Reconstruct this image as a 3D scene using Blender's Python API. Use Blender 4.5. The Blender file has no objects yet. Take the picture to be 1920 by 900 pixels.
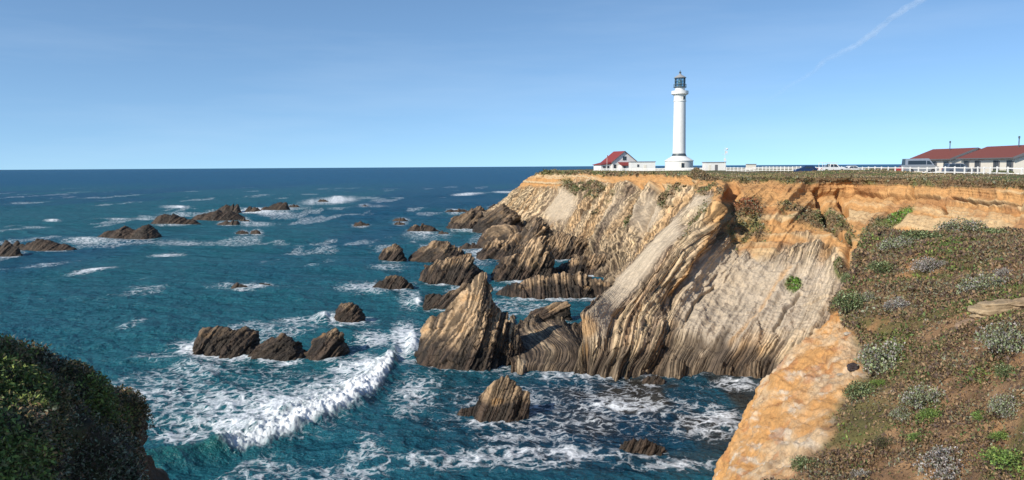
import bpy, math, numpy as np
from mathutils import Matrix, Vector
R = math.radians
rng = np.random.default_rng(7)
C = bpy.context.scene.collection
sc = bpy.context.scene

# ------------------------------------------------------------------ camera
EYE = np.array([0.0, 0.0, 18.5]); FPX = 1500.0; HOR = 312.0; ROLL = 0.0062
PITCH = math.atan((450 - HOR) / FPX)
_r = np.array([1.0, 0, 0]); _f = np.array([0, math.cos(PITCH), -math.sin(PITCH)])
_u = np.array([0, math.sin(PITCH), math.cos(PITCH)])
CR = _r * math.cos(ROLL) - _u * math.sin(ROLL); CU = _u * math.cos(ROLL) + _r * math.sin(ROLL); CF = _f
cam_d = bpy.data.cameras.new('camera'); cam = bpy.data.objects.new('camera', cam_d); C.objects.link(cam)
cam_d.sensor_width = 36; cam_d.lens = FPX / 1920 * 36; cam_d.clip_start = 0.3; cam_d.clip_end = 90000
cam.matrix_world = Matrix(((CR[0], CU[0], -CF[0], EYE[0]), (CR[1], CU[1], -CF[1], EYE[1]), (CR[2], CU[2], -CF[2], EYE[2]), (0, 0, 0, 1)))
sc.camera = cam

# ------------------------------------------------------------------ sky, sun, exposure
SUN_AZ, SUN_EL = R(180 + 50), R(33)
w = bpy.data.worlds.new('World'); sc.world = w; w.use_nodes = True
nt = w.node_tree; nt.nodes.clear()
sky = nt.nodes.new('ShaderNodeTexSky'); sky.sky_type = 'NISHITA'; sky.sun_disc = False
sky.sun_elevation = SUN_EL; sky.sun_rotation = SUN_AZ; sky.altitude = 0; sky.air_density = 1.0; sky.dust_density = 0.3; sky.ozone_density = 1.6
bg = nt.nodes.new('ShaderNodeBackground'); bg.inputs[1].default_value = 0.132
wo = nt.nodes.new('ShaderNodeOutputWorld')
# the air near the horizon is read a little higher up the sky, so the low band stays blue as on a clear winter day
tcw = nt.nodes.new('ShaderNodeTexCoord'); sep = nt.nodes.new('ShaderNodeSeparateXYZ'); cmb = nt.nodes.new('ShaderNodeCombineXYZ'); mm = nt.nodes.new('ShaderNodeMapRange')
nt.links.new(tcw.outputs['Generated'], sep.inputs[0]); nt.links.new(sep.outputs[0], cmb.inputs[0]); nt.links.new(sep.outputs[1], cmb.inputs[1])
mm.inputs[1].default_value = 0; mm.inputs[2].default_value = 1; mm.inputs[3].default_value = .135; mm.inputs[4].default_value = 1.45
nt.links.new(sep.outputs[2], mm.inputs[0]); nt.links.new(mm.outputs[0], cmb.inputs[2]); nt.links.new(cmb.outputs[0], sky.inputs[0])
tint = nt.nodes.new('ShaderNodeMix'); tint.data_type = 'RGBA'; tint.blend_type = 'MULTIPLY'; tint.inputs[0].default_value = 1; tint.inputs[7].default_value = (.85, 1.01, 1.09, 1)
nt.links.new(sky.outputs[0], tint.inputs[6]); # thin high cloud, very faint
def _wn(t, **k):
    n = nt.nodes.new(t)
    for a, v in k.items(): n.inputs[a].default_value = v
    return n
mpw = nt.nodes.new('ShaderNodeMapping'); mpw.inputs['Scale'].default_value = (1.6, 1.6, 13); mpw.inputs['Rotation'].default_value = (0, math.radians(5), 0); nt.links.new(tcw.outputs['Generated'], mpw.inputs[0])
cn = _wn('ShaderNodeTexNoise', Scale=1.4, Detail=7.0, Roughness=.55); nt.links.new(mpw.outputs[0], cn.inputs['Vector'])
cm = nt.nodes.new('ShaderNodeMapRange'); cm.inputs[1].default_value = .47; cm.inputs[2].default_value = .75; cm.inputs[3].default_value = 0; cm.inputs[4].default_value = .10; nt.links.new(cn.outputs[0], cm.inputs[0])
cl = nt.nodes.new('ShaderNodeMix'); cl.data_type = 'RGBA'; cl.inputs[7].default_value = (5.6, 6.4, 7.2, 1); nt.links.new(cm.outputs[0], cl.inputs[0]); nt.links.new(tint.outputs[2], cl.inputs[6]); nt.links.new(cl.outputs[2], bg.inputs[0]); nt.links.new(bg.outputs[0], wo.inputs[0])
sd = bpy.data.lights.new('sun', 'SUN'); sd.energy = 4.3; sd.angle = R(0.5); sd.color = (1.0, 0.93, 0.82)
sun = bpy.data.objects.new('sun', sd); C.objects.link(sun)
SDIR = Vector((math.sin(SUN_AZ) * math.cos(SUN_EL), math.cos(SUN_AZ) * math.cos(SUN_EL), math.sin(SUN_EL)))
sun.rotation_euler = SDIR.to_track_quat('Z', 'Y').to_euler()
sc.view_settings.view_transform = 'Standard'; sc.view_settings.look = 'None'; sc.view_settings.gamma = 1
sc.view_settings.exposure = 0.3
sc.render.engine = 'CYCLES'; sc.cycles.max_bounces = 5; sc.cycles.transparent_max_bounces = 6

# ------------------------------------------------------------------ projection helpers
def ray(px, py):
    px = np.asarray(px, float); py = np.asarray(py, float)
    d = CF + np.multiply.outer((px - 960) / FPX, CR) - np.multiply.outer((py - 450) / FPX, CU)
    return d
def at(px, py, Y):
    d = ray(px, py); return EYE + d * (np.asarray(Y, float) / d[..., 1])[..., None]
def atz(px, py, z=0.0):
    d = ray(px, py); return EYE + d * ((z - EYE[2]) / d[..., 2])[..., None]
def proj(P):
    q = P - EYE; zz = np.maximum(q @ CF, 1e-3)
    return 960 + FPX * (q @ CR) / zz, 450 - FPX * (q @ CU) / zz

# ------------------------------------------------------------------ noise
def _h(ix, iy, iz, s):
    n = (ix.astype(np.uint32) * np.uint32(374761393) + iy.astype(np.uint32) * np.uint32(668265263)
         + iz.astype(np.uint32) * np.uint32(2147483647) + np.uint32((s * 974711) & 0xffffffff))
    n = (n ^ (n >> np.uint32(13))) * np.uint32(1274126177); n = (n ^ (n >> np.uint32(16))) * np.uint32(2246822519)
    return ((n ^ (n >> np.uint32(15))) & np.uint32(0xffffff)).astype(np.float64) / 0xffffff
def vn(x, y, z=None, s=0):
    x = np.asarray(x, float); y = np.broadcast_to(np.asarray(y, float), x.shape)
    fx = np.floor(x); fy = np.floor(y); ux = x - fx; uy = y - fy
    ux = ux * ux * ux * (ux * (ux * 6 - 15) + 10); uy = uy * uy * uy * (uy * (uy * 6 - 15) + 10)
    ix = fx.astype(np.int64); iy = fy.astype(np.int64)
    if z is None:
        z0 = np.zeros_like(ix)
        a = _h(ix, iy, z0, s); b = _h(ix + 1, iy, z0, s); c = _h(ix, iy + 1, z0, s); d = _h(ix + 1, iy + 1, z0, s)
        return (a + (b - a) * ux) * (1 - uy) + (c + (d - c) * ux) * uy
    z = np.broadcast_to(np.asarray(z, float), x.shape)
    fz = np.floor(z); uz = z - fz; uz = uz * uz * uz * (uz * (uz * 6 - 15) + 10); iz = fz.astype(np.int64)
    def L(k):
        a = _h(ix, iy, iz + k, s); b = _h(ix + 1, iy, iz + k, s); c = _h(ix, iy + 1, iz + k, s); d = _h(ix + 1, iy + 1, iz + k, s)
        return (a + (b - a) * ux) * (1 - uy) + (c + (d - c) * ux) * uy
    l0 = L(0); return l0 + (L(1) - l0) * uz
def fbm(x, y, z=None, o=4, s=0, g=0.5, ridged=False):
    t = 0; a = 1.0; n = 0; f = 1.0
    for i in range(o):
        v = vn(x * f + 17.3 * i, y * f - 9.1 * i, None if z is None else z * f + 5.7 * i, s + i)
        if ridged: v = 1 - abs(2 * v - 1)
        t = t + a * v; n += a; a *= g; f *= 2.03
    return t / n
def worley(x, y, z=None, s=0):
    ix = np.floor(x).astype(np.int64); iy = np.floor(y).astype(np.int64)
    iz = np.zeros_like(ix) if z is None else np.floor(z).astype(np.int64)
    f1 = np.full(x.shape, 9.0); f2 = np.full(x.shape, 9.0); cid = np.zeros(x.shape)
    for i in (-1, 0, 1):
        for j in (-1, 0, 1):
            for k in ((0,) if z is None else (-1, 0, 1)):
                a, b, c = ix + i, iy + j, iz + k
                d = (a + _h(a, b, c, s) - x) ** 2 + (b + _h(a, b, c, s + 1) - y) ** 2
                if z is not None: d = d + (c + _h(a, b, c, s + 2) - z) ** 2
                m = d < f1
                f2 = np.where(m, f1, np.minimum(f2, d)); cid = np.where(m, _h(a, b, c, s + 3), cid); f1 = np.where(m, d, f1)
    return np.sqrt(f1), np.sqrt(f2), cid
def ss(a, b, x):
    t = np.clip((x - a) / (b - a), 0, 1); return t * t * (3 - 2 * t)
def blob(x, y, cx, cy, rx, ry, ang=0.0, soft=0.5):
    """1 inside an ellipse, fading to 0 at its rim"""
    c, s = math.cos(R(ang)), math.sin(R(ang)); dx = x - cx; dy = y - cy
    q = np.sqrt(((dx * c + dy * s) / rx) ** 2 + ((-dx * s + dy * c) / ry) ** 2)
    return 1 - ss(1 - soft, 1.0 + soft * .3, q)
def mix(a, b, t):
    t = np.asarray(t)[..., None]; return np.asarray(a) * (1 - t) + np.asarray(b) * t
def beds(b, s=0):
    """layered hardness 0..1 of a pile of thin beds at bed coordinate b (metres)"""
    y = np.zeros_like(b)
    l1 = vn(b / 1.5, y, s=s + 1); l2 = vn(b / .5, y, s=s + 2); l3 = vn(b / .2, y, s=s + 3)
    return l1, ss(.3, .7, l2), ss(.25, .75, l3)

# ------------------------------------------------------------------ mesh and tagging helpers
def tag(o, label=None, cat=None, group=None, kind=None):
    if label: o['label'] = label
    if cat: o['category'] = cat
    if group: o['group'] = group
    if kind: o['kind'] = kind
    return o
def mk(name, V, F, mat, parent=None, col=None, smooth=False, attrs=None):
    V = np.asarray(V, np.float32).reshape(-1, 3)
    me = bpy.data.meshes.new(name)
    if isinstance(F, np.ndarray):
        n, k = F.shape
        me.vertices.add(len(V)); me.vertices.foreach_set('co', V.ravel())
        me.loops.add(n * k); me.loops.foreach_set('vertex_index', F.ravel().astype(np.int32))
        me.polygons.add(n); me.polygons.foreach_set('loop_start', np.arange(0, n * k, k, dtype=np.int32))
        me.polygons.foreach_set('loop_total', np.full(n, k, np.int32))
    else:
        me.from_pydata([tuple(map(float, v)) for v in V], [], [tuple(int(i) for i in f) for f in F])
    me.update(calc_edges=True)
    if smooth: me.polygons.foreach_set('use_smooth', np.ones(len(me.polygons), bool))
    if col is not None:
        a = me.color_attributes.new('Col', 'FLOAT_COLOR', 'POINT')
        c4 = np.ones((len(V), 4), np.float32); c4[:, :3] = np.clip(col.reshape(-1, 3), 0, 1); a.data.foreach_set('color', c4.ravel())
    for k, v in (attrs or {}).items():
        a = me.attributes.new(k, 'FLOAT', 'POINT'); a.data.foreach_set('value', np.asarray(v, np.float32).ravel())
    me.materials.append(mat); me.validate()
    o = bpy.data.objects.new(name, me); C.objects.link(o)
    if parent: o.parent = parent
    return o
def empty(name, loc, rz=0):
    o = bpy.data.objects.new(name, None); C.objects.link(o); o.location = [float(v) for v in loc]; o.rotation_euler = (0, 0, rz)
    o.empty_display_size = .3; return o
def gridfaces(nu, nv, flip=False):
    i = np.arange(nu - 1)[:, None] * nv + np.arange(nv - 1)[None, :]
    f = np.stack([i, i + 1, i + nv + 1, i + nv], -1).reshape(-1, 4)
    return f[:, ::-1] if flip else f
def cr(P, t):
    """Catmull-Rom along axis 0 at float parameters t"""
    n = P.shape[0]; i = np.clip(np.floor(t).astype(int), 0, n - 2); u = t - i
    u = u.reshape((-1,) + (1,) * (P.ndim - 1))
    g = lambda k: P[np.clip(k, 0, n - 1)]
    p1, p2 = g(i), g(i + 1); p0 = np.where((i == 0).reshape(u.shape), 2 * p1 - p2, g(i - 1)); p3 = np.where((i >= n - 2).reshape(u.shape), 2 * p2 - p1, g(i + 2))
    T = 0.42
    m1 = (p2 - p0) * T; m2 = (p3 - p1) * T
    u2 = u * u; u3 = u2 * u
    return (2 * u3 - 3 * u2 + 1) * p1 + (u3 - 2 * u2 + u) * m1 + (-2 * u3 + 3 * u2) * p2 + (u3 - u2) * m2
def resample(G, n0, n1):
    """bicubic sheet through a control grid, sampled evenly in angular size; returns P, U, V"""
    def params(G, n):
        t = np.linspace(0, G.shape[0] - 1, (G.shape[0] - 1) * 12 + 1); D = cr(G, t)
        d = np.linalg.norm(np.diff(D, axis=0), axis=-1) / np.maximum(8, np.linalg.norm(D[1:] - EYE, axis=-1))
        d = d.mean(axis=1) + 0.15 * d.mean(); c = np.concatenate([[0], np.cumsum(d)])
        return np.interp(np.linspace(0, c[-1], n), c, t)
    u = params(G, n0); H = cr(G, u)
    H2 = np.swapaxes(H, 0, 1); v = params(np.swapaxes(G, 0, 1), n1)
    return np.swapaxes(cr(H2, v), 0, 1), u, v
def normals(P):
    a = np.gradient(P, axis=0); b = np.gradient(P, axis=1); n = np.cross(a, b)
    return n / np.maximum(np.linalg.norm(n, axis=-1, keepdims=True), 1e-9)
def smooth2(A, k):
    for _ in range(k):
        for ax in (0, 1):
            B = A.copy(); sl = [slice(None)] * A.ndim; sl[ax] = slice(1, -1); a = sl.copy(); a[ax] = slice(0, -2); b = sl.copy(); b[ax] = slice(2, None)
            B[tuple(sl)] = .5 * A[tuple(sl)] + .25 * (A[tuple(a)] + A[tuple(b)]); A = B
    return A
class MB:
    """collects boxes, prisms and lathes into one mesh"""
    def __init__(s): s.v = []; s.f = []
    def add(s, V, F):
        b = len(s.v); s.v += [tuple(v) for v in V]; s.f += [tuple(i + b for i in f) for f in F]; return s
    def box(s, x0, x1, y0, y1, z0, z1):
        return s.add([(x0, y0, z0), (x1, y0, z0), (x1, y1, z0), (x0, y1, z0), (x0, y0, z1), (x1, y0, z1), (x1, y1, z1), (x0, y1, z1)],
                     [(0, 3, 2, 1), (4, 5, 6, 7), (0, 1, 5, 4), (1, 2, 6, 5), (2, 3, 7, 6), (3, 0, 4, 7)])
    def lathe(s, prof, n=40, cx=0, cy=0, cap=True):
        V = [(cx + r * math.cos(2 * math.pi * i / n), cy + r * math.sin(2 * math.pi * i / n), z) for r, z in prof for i in range(n)]
        F = [(k * n + i, k * n + (i + 1) % n, (k + 1) * n + (i + 1) % n, (k + 1) * n + i) for k in range(len(prof) - 1) for i in range(n)]
        if cap: F += [tuple(range(n))[::-1], tuple((len(prof) - 1) * n + i for i in range(n))]
        return s.add(V, F)
    def tube(s, a, b, r0, r1=None, n=8):
        a = Vector(a); b = Vector(b); r1 = r0 if r1 is None else r1; q = (b - a).to_track_quat('Z', 'Y'); V = []
        for p, r in ((a, r0), (b, r1)):
            V += [tuple(p + q @ Vector((r * math.cos(2 * math.pi * i / n), r * math.sin(2 * math.pi * i / n), 0))) for i in range(n)]
        return s.add(V, [(i, (i + 1) % n, n + (i + 1) % n, n + i) for i in range(n)] + [tuple(range(n))[::-1], tuple(range(n, 2 * n))])
    def prism(s, poly, y0, y1):
        """polygon in x,z extruded along y"""
        n = len(poly); V = [(x, y0, z) for x, z in poly] + [(x, y1, z) for x, z in poly]
        return s.add(V, [tuple(range(n)), tuple(range(n, 2 * n))[::-1]] + [(i, n + i, n + (i + 1) % n, (i + 1) % n) for i in range(n)])
    def build(s, name, mat, parent=None, smooth=False):
        o = mk(name, s.v, s.f, mat, parent)
        if smooth:
            o.data.polygons.foreach_set('use_smooth', np.array([len(p.vertices) <= 4 for p in o.data.polygons])); o.data.set_sharp_from_angle(angle=R(32))
        return o

# ------------------------------------------------------------------ materials
def N(nt, t, **k):
    n = nt.nodes.new(t)
    for a, v in k.items():
        if a.startswith('i_'): n.inputs[a[2:].replace('_', ' ')].default_value = v
        else: setattr(n, a, v)
    return n
def mat_paint(name, col, rough=.6, metal=0, noise=.12, scale=3.0, bump=0.0):
    m = bpy.data.materials.new(name); m.use_nodes = True; t = m.node_tree; b = t.nodes['Principled BSDF']
    b.inputs['Roughness'].default_value = rough; b.inputs['Metallic'].default_value = metal
    tc = N(t, 'ShaderNodeTexCoord'); no = N(t, 'ShaderNodeTexNoise', i_Scale=scale, i_Detail=6.0)
    t.links.new(tc.outputs['Object'], no.inputs['Vector'])
    mx = N(t, 'ShaderNodeMix', data_type='RGBA'); mx.inputs[6].default_value = (*[c * (1 - noise) for c in col], 1); mx.inputs[7].default_value = (*[min(1, c * (1 + noise)) for c in col], 1)
    t.links.new(no.outputs['Fac'], mx.inputs[0]); t.links.new(mx.outputs[2], b.inputs['Base Color'])
    if bump:
        bp = N(t, 'ShaderNodeBump', i_Strength=bump, i_Distance=.05); t.links.new(no.outputs['Fac'], bp.inputs['Height']); t.links.new(bp.outputs[0], b.inputs['Normal'])
    return m
def mat_attr(name, rough=.9, s1=1.5, s2=9.0, var=.35, bump=.6, bdist=.08, spec=.3, wet=False):
    """albedo from the surface's own colour attribute, broken up by two scales of noise"""
    m = bpy.data.materials.new(name); m.use_nodes = True; t = m.node_tree; b = t.nodes['Principled BSDF']
    b.inputs['Roughness'].default_value = rough; b.inputs['Specular IOR Level'].default_value = spec
    at_ = N(t, 'ShaderNodeAttribute', attribute_name='Col'); ge = N(t, 'ShaderNodeNewGeometry')
    n1 = N(t, 'ShaderNodeTexNoise', i_Scale=s1, i_Detail=8.0, i_Roughness=.65); n2 = N(t, 'ShaderNodeTexNoise', i_Scale=s2, i_Detail=6.0, i_Roughness=.7)
    t.links.new(ge.outputs['Position'], n1.inputs['Vector']); t.links.new(ge.outputs['Position'], n2.inputs['Vector'])
    ad = N(t, 'ShaderNodeMath', operation='ADD'); t.links.new(n1.outputs[0], ad.inputs[0]); t.links.new(n2.outputs[0], ad.inputs[1])
    mr = N(t, 'ShaderNodeMapRange'); mr.inputs[1].default_value = .65; mr.inputs[2].default_value = 1.35; mr.inputs[3].default_value = 1 - var; mr.inputs[4].default_value = 1 + var
    t.links.new(ad.outputs[0], mr.inputs[0])
    vm = N(t, 'ShaderNodeVectorMath', operation='SCALE'); t.links.new(at_.outputs['Color'], vm.inputs[0]); t.links.new(mr.outputs[0], vm.inputs['Scale'])
    t.links.new(vm.outputs[0], b.inputs['Base Color'])
    if bump:
        bp = N(t, 'ShaderNodeBump', i_Strength=bump, i_Distance=bdist); t.links.new(ad.outputs[0], bp.inputs['Height']); t.links.new(bp.outputs[0], b.inputs['Normal'])
    return m
def add_beds(m, k=7.0, con=.75, bump=.8, dist=.12):
    """thin beds drawn and embossed along the surface's own bed coordinate"""
    t = m.node_tree; b = t.nodes['Principled BSDF']; bd = N(t, 'ShaderNodeAttribute', attribute_name='bed'); st = N(t, 'ShaderNodeAttribute', attribute_name='st'); ge = N(t, 'ShaderNodeNewGeometry')
    sp = N(t, 'ShaderNodeSeparateXYZ'); t.links.new(ge.outputs['Position'], sp.inputs[0])
    def mul(a, v):
        q = N(t, 'ShaderNodeMath', operation='MULTIPLY'); t.links.new(a, q.inputs[0]); q.inputs[1].default_value = v; return q.outputs[0]
    def add(a, b2, op='ADD'):
        q = N(t, 'ShaderNodeMath', operation=op)
        for i, v in enumerate((a, b2)):
            if isinstance(v, (int, float)): q.inputs[i].default_value = v
            elif v is not None: t.links.new(v, q.inputs[i])
        return q.outputs[0]
    def streak(kk, kz, ky, det):
        cb = N(t, 'ShaderNodeCombineXYZ'); t.links.new(mul(bd.outputs['Fac'], kk), cb.inputs[0]); t.links.new(mul(sp.outputs[2], kz), cb.inputs[1]); t.links.new(mul(sp.outputs[1], ky), cb.inputs[2])
        no = N(t, 'ShaderNodeTexNoise', i_Scale=1.0, i_Detail=det, i_Roughness=.6); t.links.new(cb.outputs[0], no.inputs['Vector']); return no.outputs[0]
    ph = add(mul(bd.outputs['Fac'], 2 * math.pi / k), mul(streak(1.1, .12, .10, 2.0), 22.0)); sn = add(mul(add(ph, None, 'SINE'), .13), streak(3.2, .35, .3, 3.0))
    sn = add(sn, mul(streak(.9, .6, .5, 3.0), .35))
    mr = N(t, 'ShaderNodeMapRange'); mr.inputs[1].default_value = .55; mr.inputs[2].default_value = .80; mr.inputs[3].default_value = 1 - con; mr.inputs[4].default_value = 1 + con * .5; t.links.new(sn, mr.inputs[0])
    mx = N(t, 'ShaderNodeMix', data_type='FLOAT'); mx.inputs[2].default_value = 1; t.links.new(st.outputs['Fac'], mx.inputs[0]); t.links.new(mr.outputs[0], mx.inputs[3])
    old = b.inputs['Base Color'].links[0].from_socket; vm = N(t, 'ShaderNodeVectorMath', operation='SCALE'); t.links.new(old, vm.inputs[0]); t.links.new(mx.outputs[0], vm.inputs['Scale']); t.links.new(vm.outputs[0], b.inputs['Base Color'])
    bp = N(t, 'ShaderNodeBump', i_Strength=bump, i_Distance=dist); hm = N(t, 'ShaderNodeMath', operation='MULTIPLY'); t.links.new(mr.outputs[0], hm.inputs[0]); t.links.new(st.outputs['Fac'], hm.inputs[1])
    t.links.new(hm.outputs[0], bp.inputs['Height']); ob = b.inputs['Normal'].links[0].from_socket; t.links.new(ob, bp.inputs['Normal']); t.links.new(bp.outputs[0], b.inputs['Normal'])
    return m
M_rock = mat_attr('layered_rock', s1=.9, s2=5.0, var=.28, bump=.7, bdist=.12)
add_beds(M_rock, .42, .62, .9, .16)
M_soil = mat_attr('bluff_soil', s1=1.9, s2=13, var=.28, bump=.9, bdist=.09)
M_leaf = mat_attr('leaves', rough=.65, s1=4, s2=30, var=.2, bump=0, spec=.25)

# ------------------------------------------------------------------ main cliffs
LIP = [  # plateau lip: px, distance
 (1031, 300), (1028, 262), (1040, 255), (1075, 240), (1130, 215), (1180, 195), (1230, 172), (1287, 146), (1335, 118), (1358, 112), (1368, 110), (1385, 108), (1430, 106),
 (1480, 104), (1530, 104), (1590, 103), (1650, 98), (1720, 92), (1800, 83), (1920, 70), (2080, 60), (2400, 48)]
def lip_y(px, Y): # row where the lip at height 16.75 shows
    d = ray(px, 400.); d1 = ray(px, 300.)
    k = lambda p: (EYE[2] + ray(px, p)[2] / ray(px, p)[1] * Y)
    lo, hi = 250., 500.
    for _ in range(40):
        m = (lo + hi) / 2
        if k(m) > 16.75: lo = m
        else: hi = m
    return m
def cols_to_grid(cols, off=None):
    G = []
    for c in cols:
        c = np.array(c, float); G.append(at(c[:, 0], c[:, 1], c[:, 2]))
    G = np.array(G)
    return G
def add_toe(G, dz=-3.0, fwd=(-.6, -1.2)):
    T = G[:, -1:].copy(); T[..., 2] = dz; T[..., 0] += fwd[0]; T[..., 1] += fwd[1]
    G[:, -1, 2] = np.minimum(G[:, -1, 2], 0.15)
    return np.concatenate([G, T], 1)

TAN = np.array([.50, .37, .225]); TAN2 = np.array([.36, .27, .17]); DK = np.array([.12, .085, .055]); OCH = np.array([.46, .25, .09])
SOIL = np.array([.50, .27, .105]); SLAB = np.array([.54, .43, .30]); GREY = np.array([.47, .395, .305]); WET = np.array([.055, .04, .028])
GREEN = np.array([.11, .125, .045]); BROWNV = np.array([.17, .115, .065])

def rockface(P, u, v, bedw, s, strat, amp=1.0, warp=.5):
    """displace a sheet with tilted beds running down its columns; returns displaced P and bed fields"""
    X, Y, Z = P[..., 0], P[..., 1], P[..., 2]
    d = np.linalg.norm(np.diff(P, axis=0), axis=-1); d = np.concatenate([np.zeros((1, P.shape[1])), np.cumsum(d, 0)], 0)
    b = np.median(d[:, int(P.shape[1] * .3):int(P.shape[1] * .9)], axis=1)[:, None] * bedw + warp * (fbm(X / 9, Y / 9, Z / 9, 2, s) - .5) * 1.6 + .05 * (fbm(X / 1.5, Y / 1.5, Z / 1.5, 2, s + 9) - .5) * 2
    l1, l2, l3 = beds(b, s)
    n = normals(smooth2(P, 3)); n = n if n[..., 1].mean() < 0 else -n
    brk = ss(.35, .6, fbm(X / 2.2, Y / 2.2, Z / 2.2, 3, s + 20))       # beds are broken off in places
    dd = strat * ((l1 - .5) * .9 + (l2 - .5) * .55 * (.4 + .6 * brk) + (l3 - .5) * .22) * amp
    w1, w2, cid = worley(b / .9, Y / 2.6, Z / 1.6, s + 30); v1, v2, ci2 = worley(b / .35, Y / 1.1, Z / .8, s + 33)
    rough = .25 + .75 * strat
    dd = dd + ((cid - .5) * .55 + (ci2 - .5) * .22) * amp * rough + (fbm(X / 3.2, Y / 3.2, Z / 3.2, 5, s + 40) - .5) * 1.2 * amp * (.5 + .3 * strat) + (fbm(X / .6, Y / .6, Z / .6, 4, s + 50, g=.65) - .5) * .35
    return b, l1, l2, l3, n, dd

def soil_relief(P, s):
    X, Y, Z = P[..., 0], P[..., 1], P[..., 2]
    h = X * .8 - Y * .6
    gul = fbm(h / 1.3, Z / 7, None, 4, s, ridged=True)             # vertical rills
    lay = fbm(h / 30, Z / .55, None, 3, s + 5)                       # flat-lying layers
    return (gul - .6) * .9 + (lay - .5) * .7 + (fbm(X / .8, Y / .8, Z / .8, 4, s + 9, g=.6) - .5) * .5, lay, gul

# ---- near headland with the big dipping slab
L = {p: lip_y(p, y) for p, y in LIP}; LY = dict(LIP)
def top(px): return (px, L[px], LY[px])
near_cols = [
 [(960, 605, 100), (955, 608, 98), (950, 610, 96), (948, 612, 94), (945, 614, 92), (935, 622, 87), (940, 640, 82), (950, 660, 77), (955, 675, 74), (958, 690, 71.5)],
 [(1015, 590, 102), (1012, 592, 100), (1010, 595, 98), (1008, 598, 95), (1005, 603, 91), (1000, 612, 87), (1018, 630, 82), (1045, 655, 76), (1040, 677, 73), (1030, 694, 71.5)],
 [(1090, 575, 110), (1080, 578, 106), (1075, 580, 103), (1070, 583, 99), (1060, 588, 94), (1052, 597, 88), (1064, 618, 83), (1085, 648, 77), (1085, 672, 73.5), (1076, 697, 71.2)],
 [(1297, L[1287]+1, 146), (1305, 350, 124), (1292, 385, 109), (1248, 430, 102), (1200, 476, 97), (1155, 526, 92), (1116, 565, 88), (1092, 587, 84.5), (1094, 640, 77.5), (1096, 698, 71.3)],
 [(1335, L[1335], 118), (1338, 350, 107), (1331, 378, 98), (1290, 422, 92), (1242, 470, 87.2), (1192, 532, 82.5), (1150, 588, 79), (1138, 620, 77), (1135, 658, 74), (1115, 700, 71)],
 [(1358, L[1358], 112), (1358, 350, 100), (1350, 372, 93.5), (1316, 425, 89), (1262, 480, 85), (1212, 547, 81), (1180, 603, 78.3), (1169, 635, 76.2), (1158, 667, 73.5), (1143, 701, 71)],
 [(1368, L[1368], 110), (1374, 358, 103), (1368, 392, 97.2), (1348, 433, 90.6), (1290, 478, 85.2), (1240, 545, 81.4), (1211, 601, 78.8), (1200, 634, 76.5), (1187, 667, 73.7), (1168, 701, 71)],
 [(1385, L[1385], 108), (1392, 356, 101), (1390, 392, 96.5), (1366, 440, 91.5), (1325, 485, 87), (1275, 548, 82.5), (1246, 598, 79), (1230, 632, 76.5), (1217, 667, 73.8), (1195, 701, 71)],
 [(1430, L[1430], 106), (1436, 353, 102), (1434, 400, 96), (1412, 455, 91.5), (1372, 502, 88), (1332, 556, 84), (1302, 602, 80.5), (1285, 637, 77.5), (1270, 669, 74), (1245, 701, 71)],
 [(1480, L[1480], 104), (1481, 354, 101), (1478, 400, 96), (1462, 455, 91), (1432, 500, 87.5), (1400, 552, 83.5), (1368, 602, 79.5), (1347, 640, 76.5), (1332, 672, 73.5), (1300, 702, 70.8)],
 [(1530, L[1530], 104), (1531, 362, 103), (1528, 398, 99), (1512, 435, 92), (1492, 480, 87), (1465, 542, 82.5), (1435, 602, 78.3), (1408, 647, 75), (1390, 677, 73), (1365, 704, 70.5)],
 [(1590, L[1590], 103), (1590, 360, 103.5), (1586, 396, 99), (1570, 432, 91), (1552, 477, 86), (1526, 542, 81), (1498, 595, 77.3), (1470, 645, 74), (1450, 678, 72), (1428, 706, 70.3)],
 [(1650, L[1650], 98), (1650, 362, 97), (1652, 395, 92), (1646, 435, 85), (1640, 475, 81), (1622, 542, 76.5), (1600, 600, 73.5), (1580, 650, 71.5), (1560, 690, 70), (1540, 712, 69)],
 [(1720, L[1720], 92), (1721, 365, 90), (1724, 396, 86), (1725, 432, 80), (1726, 482, 76), (1722, 545, 73), (1700, 600, 71), (1680, 650, 69), (1660, 690, 68), (1640, 715, 67)],
 [(1800, L[1800], 83), (1801, 368, 81.5), (1804, 402, 78), (1808, 440, 73), (1812, 490, 69), (1815, 550, 67), (1800, 610, 66), (1790, 660, 65), (1780, 700, 64), (1770, 720, 63)],
 [(1920, L[1920], 70), (1921, 378, 68.5), (1925, 410, 65.5), (1930, 448, 62), (1935, 500, 60), (1940, 560, 58), (1940, 620, 57), (1940, 670, 56), (1940, 710, 55), (1940, 740, 54)],
 [(2080, L[2080], 60), (2080, 395, 58), (2085, 425, 56), (2090, 465, 53), (2095, 515, 51), (2100, 570, 50), (2100, 630, 49), (2100, 690, 48), (2100, 730, 47), (2100, 760, 46)],
 [(2400, L[2400], 48), (2400, 420, 47), (2405, 455, 45), (2410, 500, 43), (2415, 550, 42), (2420, 600, 41), (2420, 660, 40), (2420, 720, 39), (2420, 760, 38), (2420, 800, 37)],
]
for c_ in near_cols[3:14]:      # the foot ends in a low wave-cut ledge
    yt = float(atz(c_[9][0], c_[9][1], .05)[1])
    for i_, o_ in ((9, 0), (8, 1.1), (7, 2.6)): c_[i_] = (c_[i_][0], c_[i_][1], yt + o_)
    c_[6] = (c_[6][0], c_[6][1], min(c_[6][2], yt + 6.5))
for k_, x_ in ((8, 1262), (9, 1322), (10, 1382), (11, 1443)): near_cols[k_][9] = (x_,) + tuple(near_cols[k_][9][1:])
G = cols_to_grid(near_cols)
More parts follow.
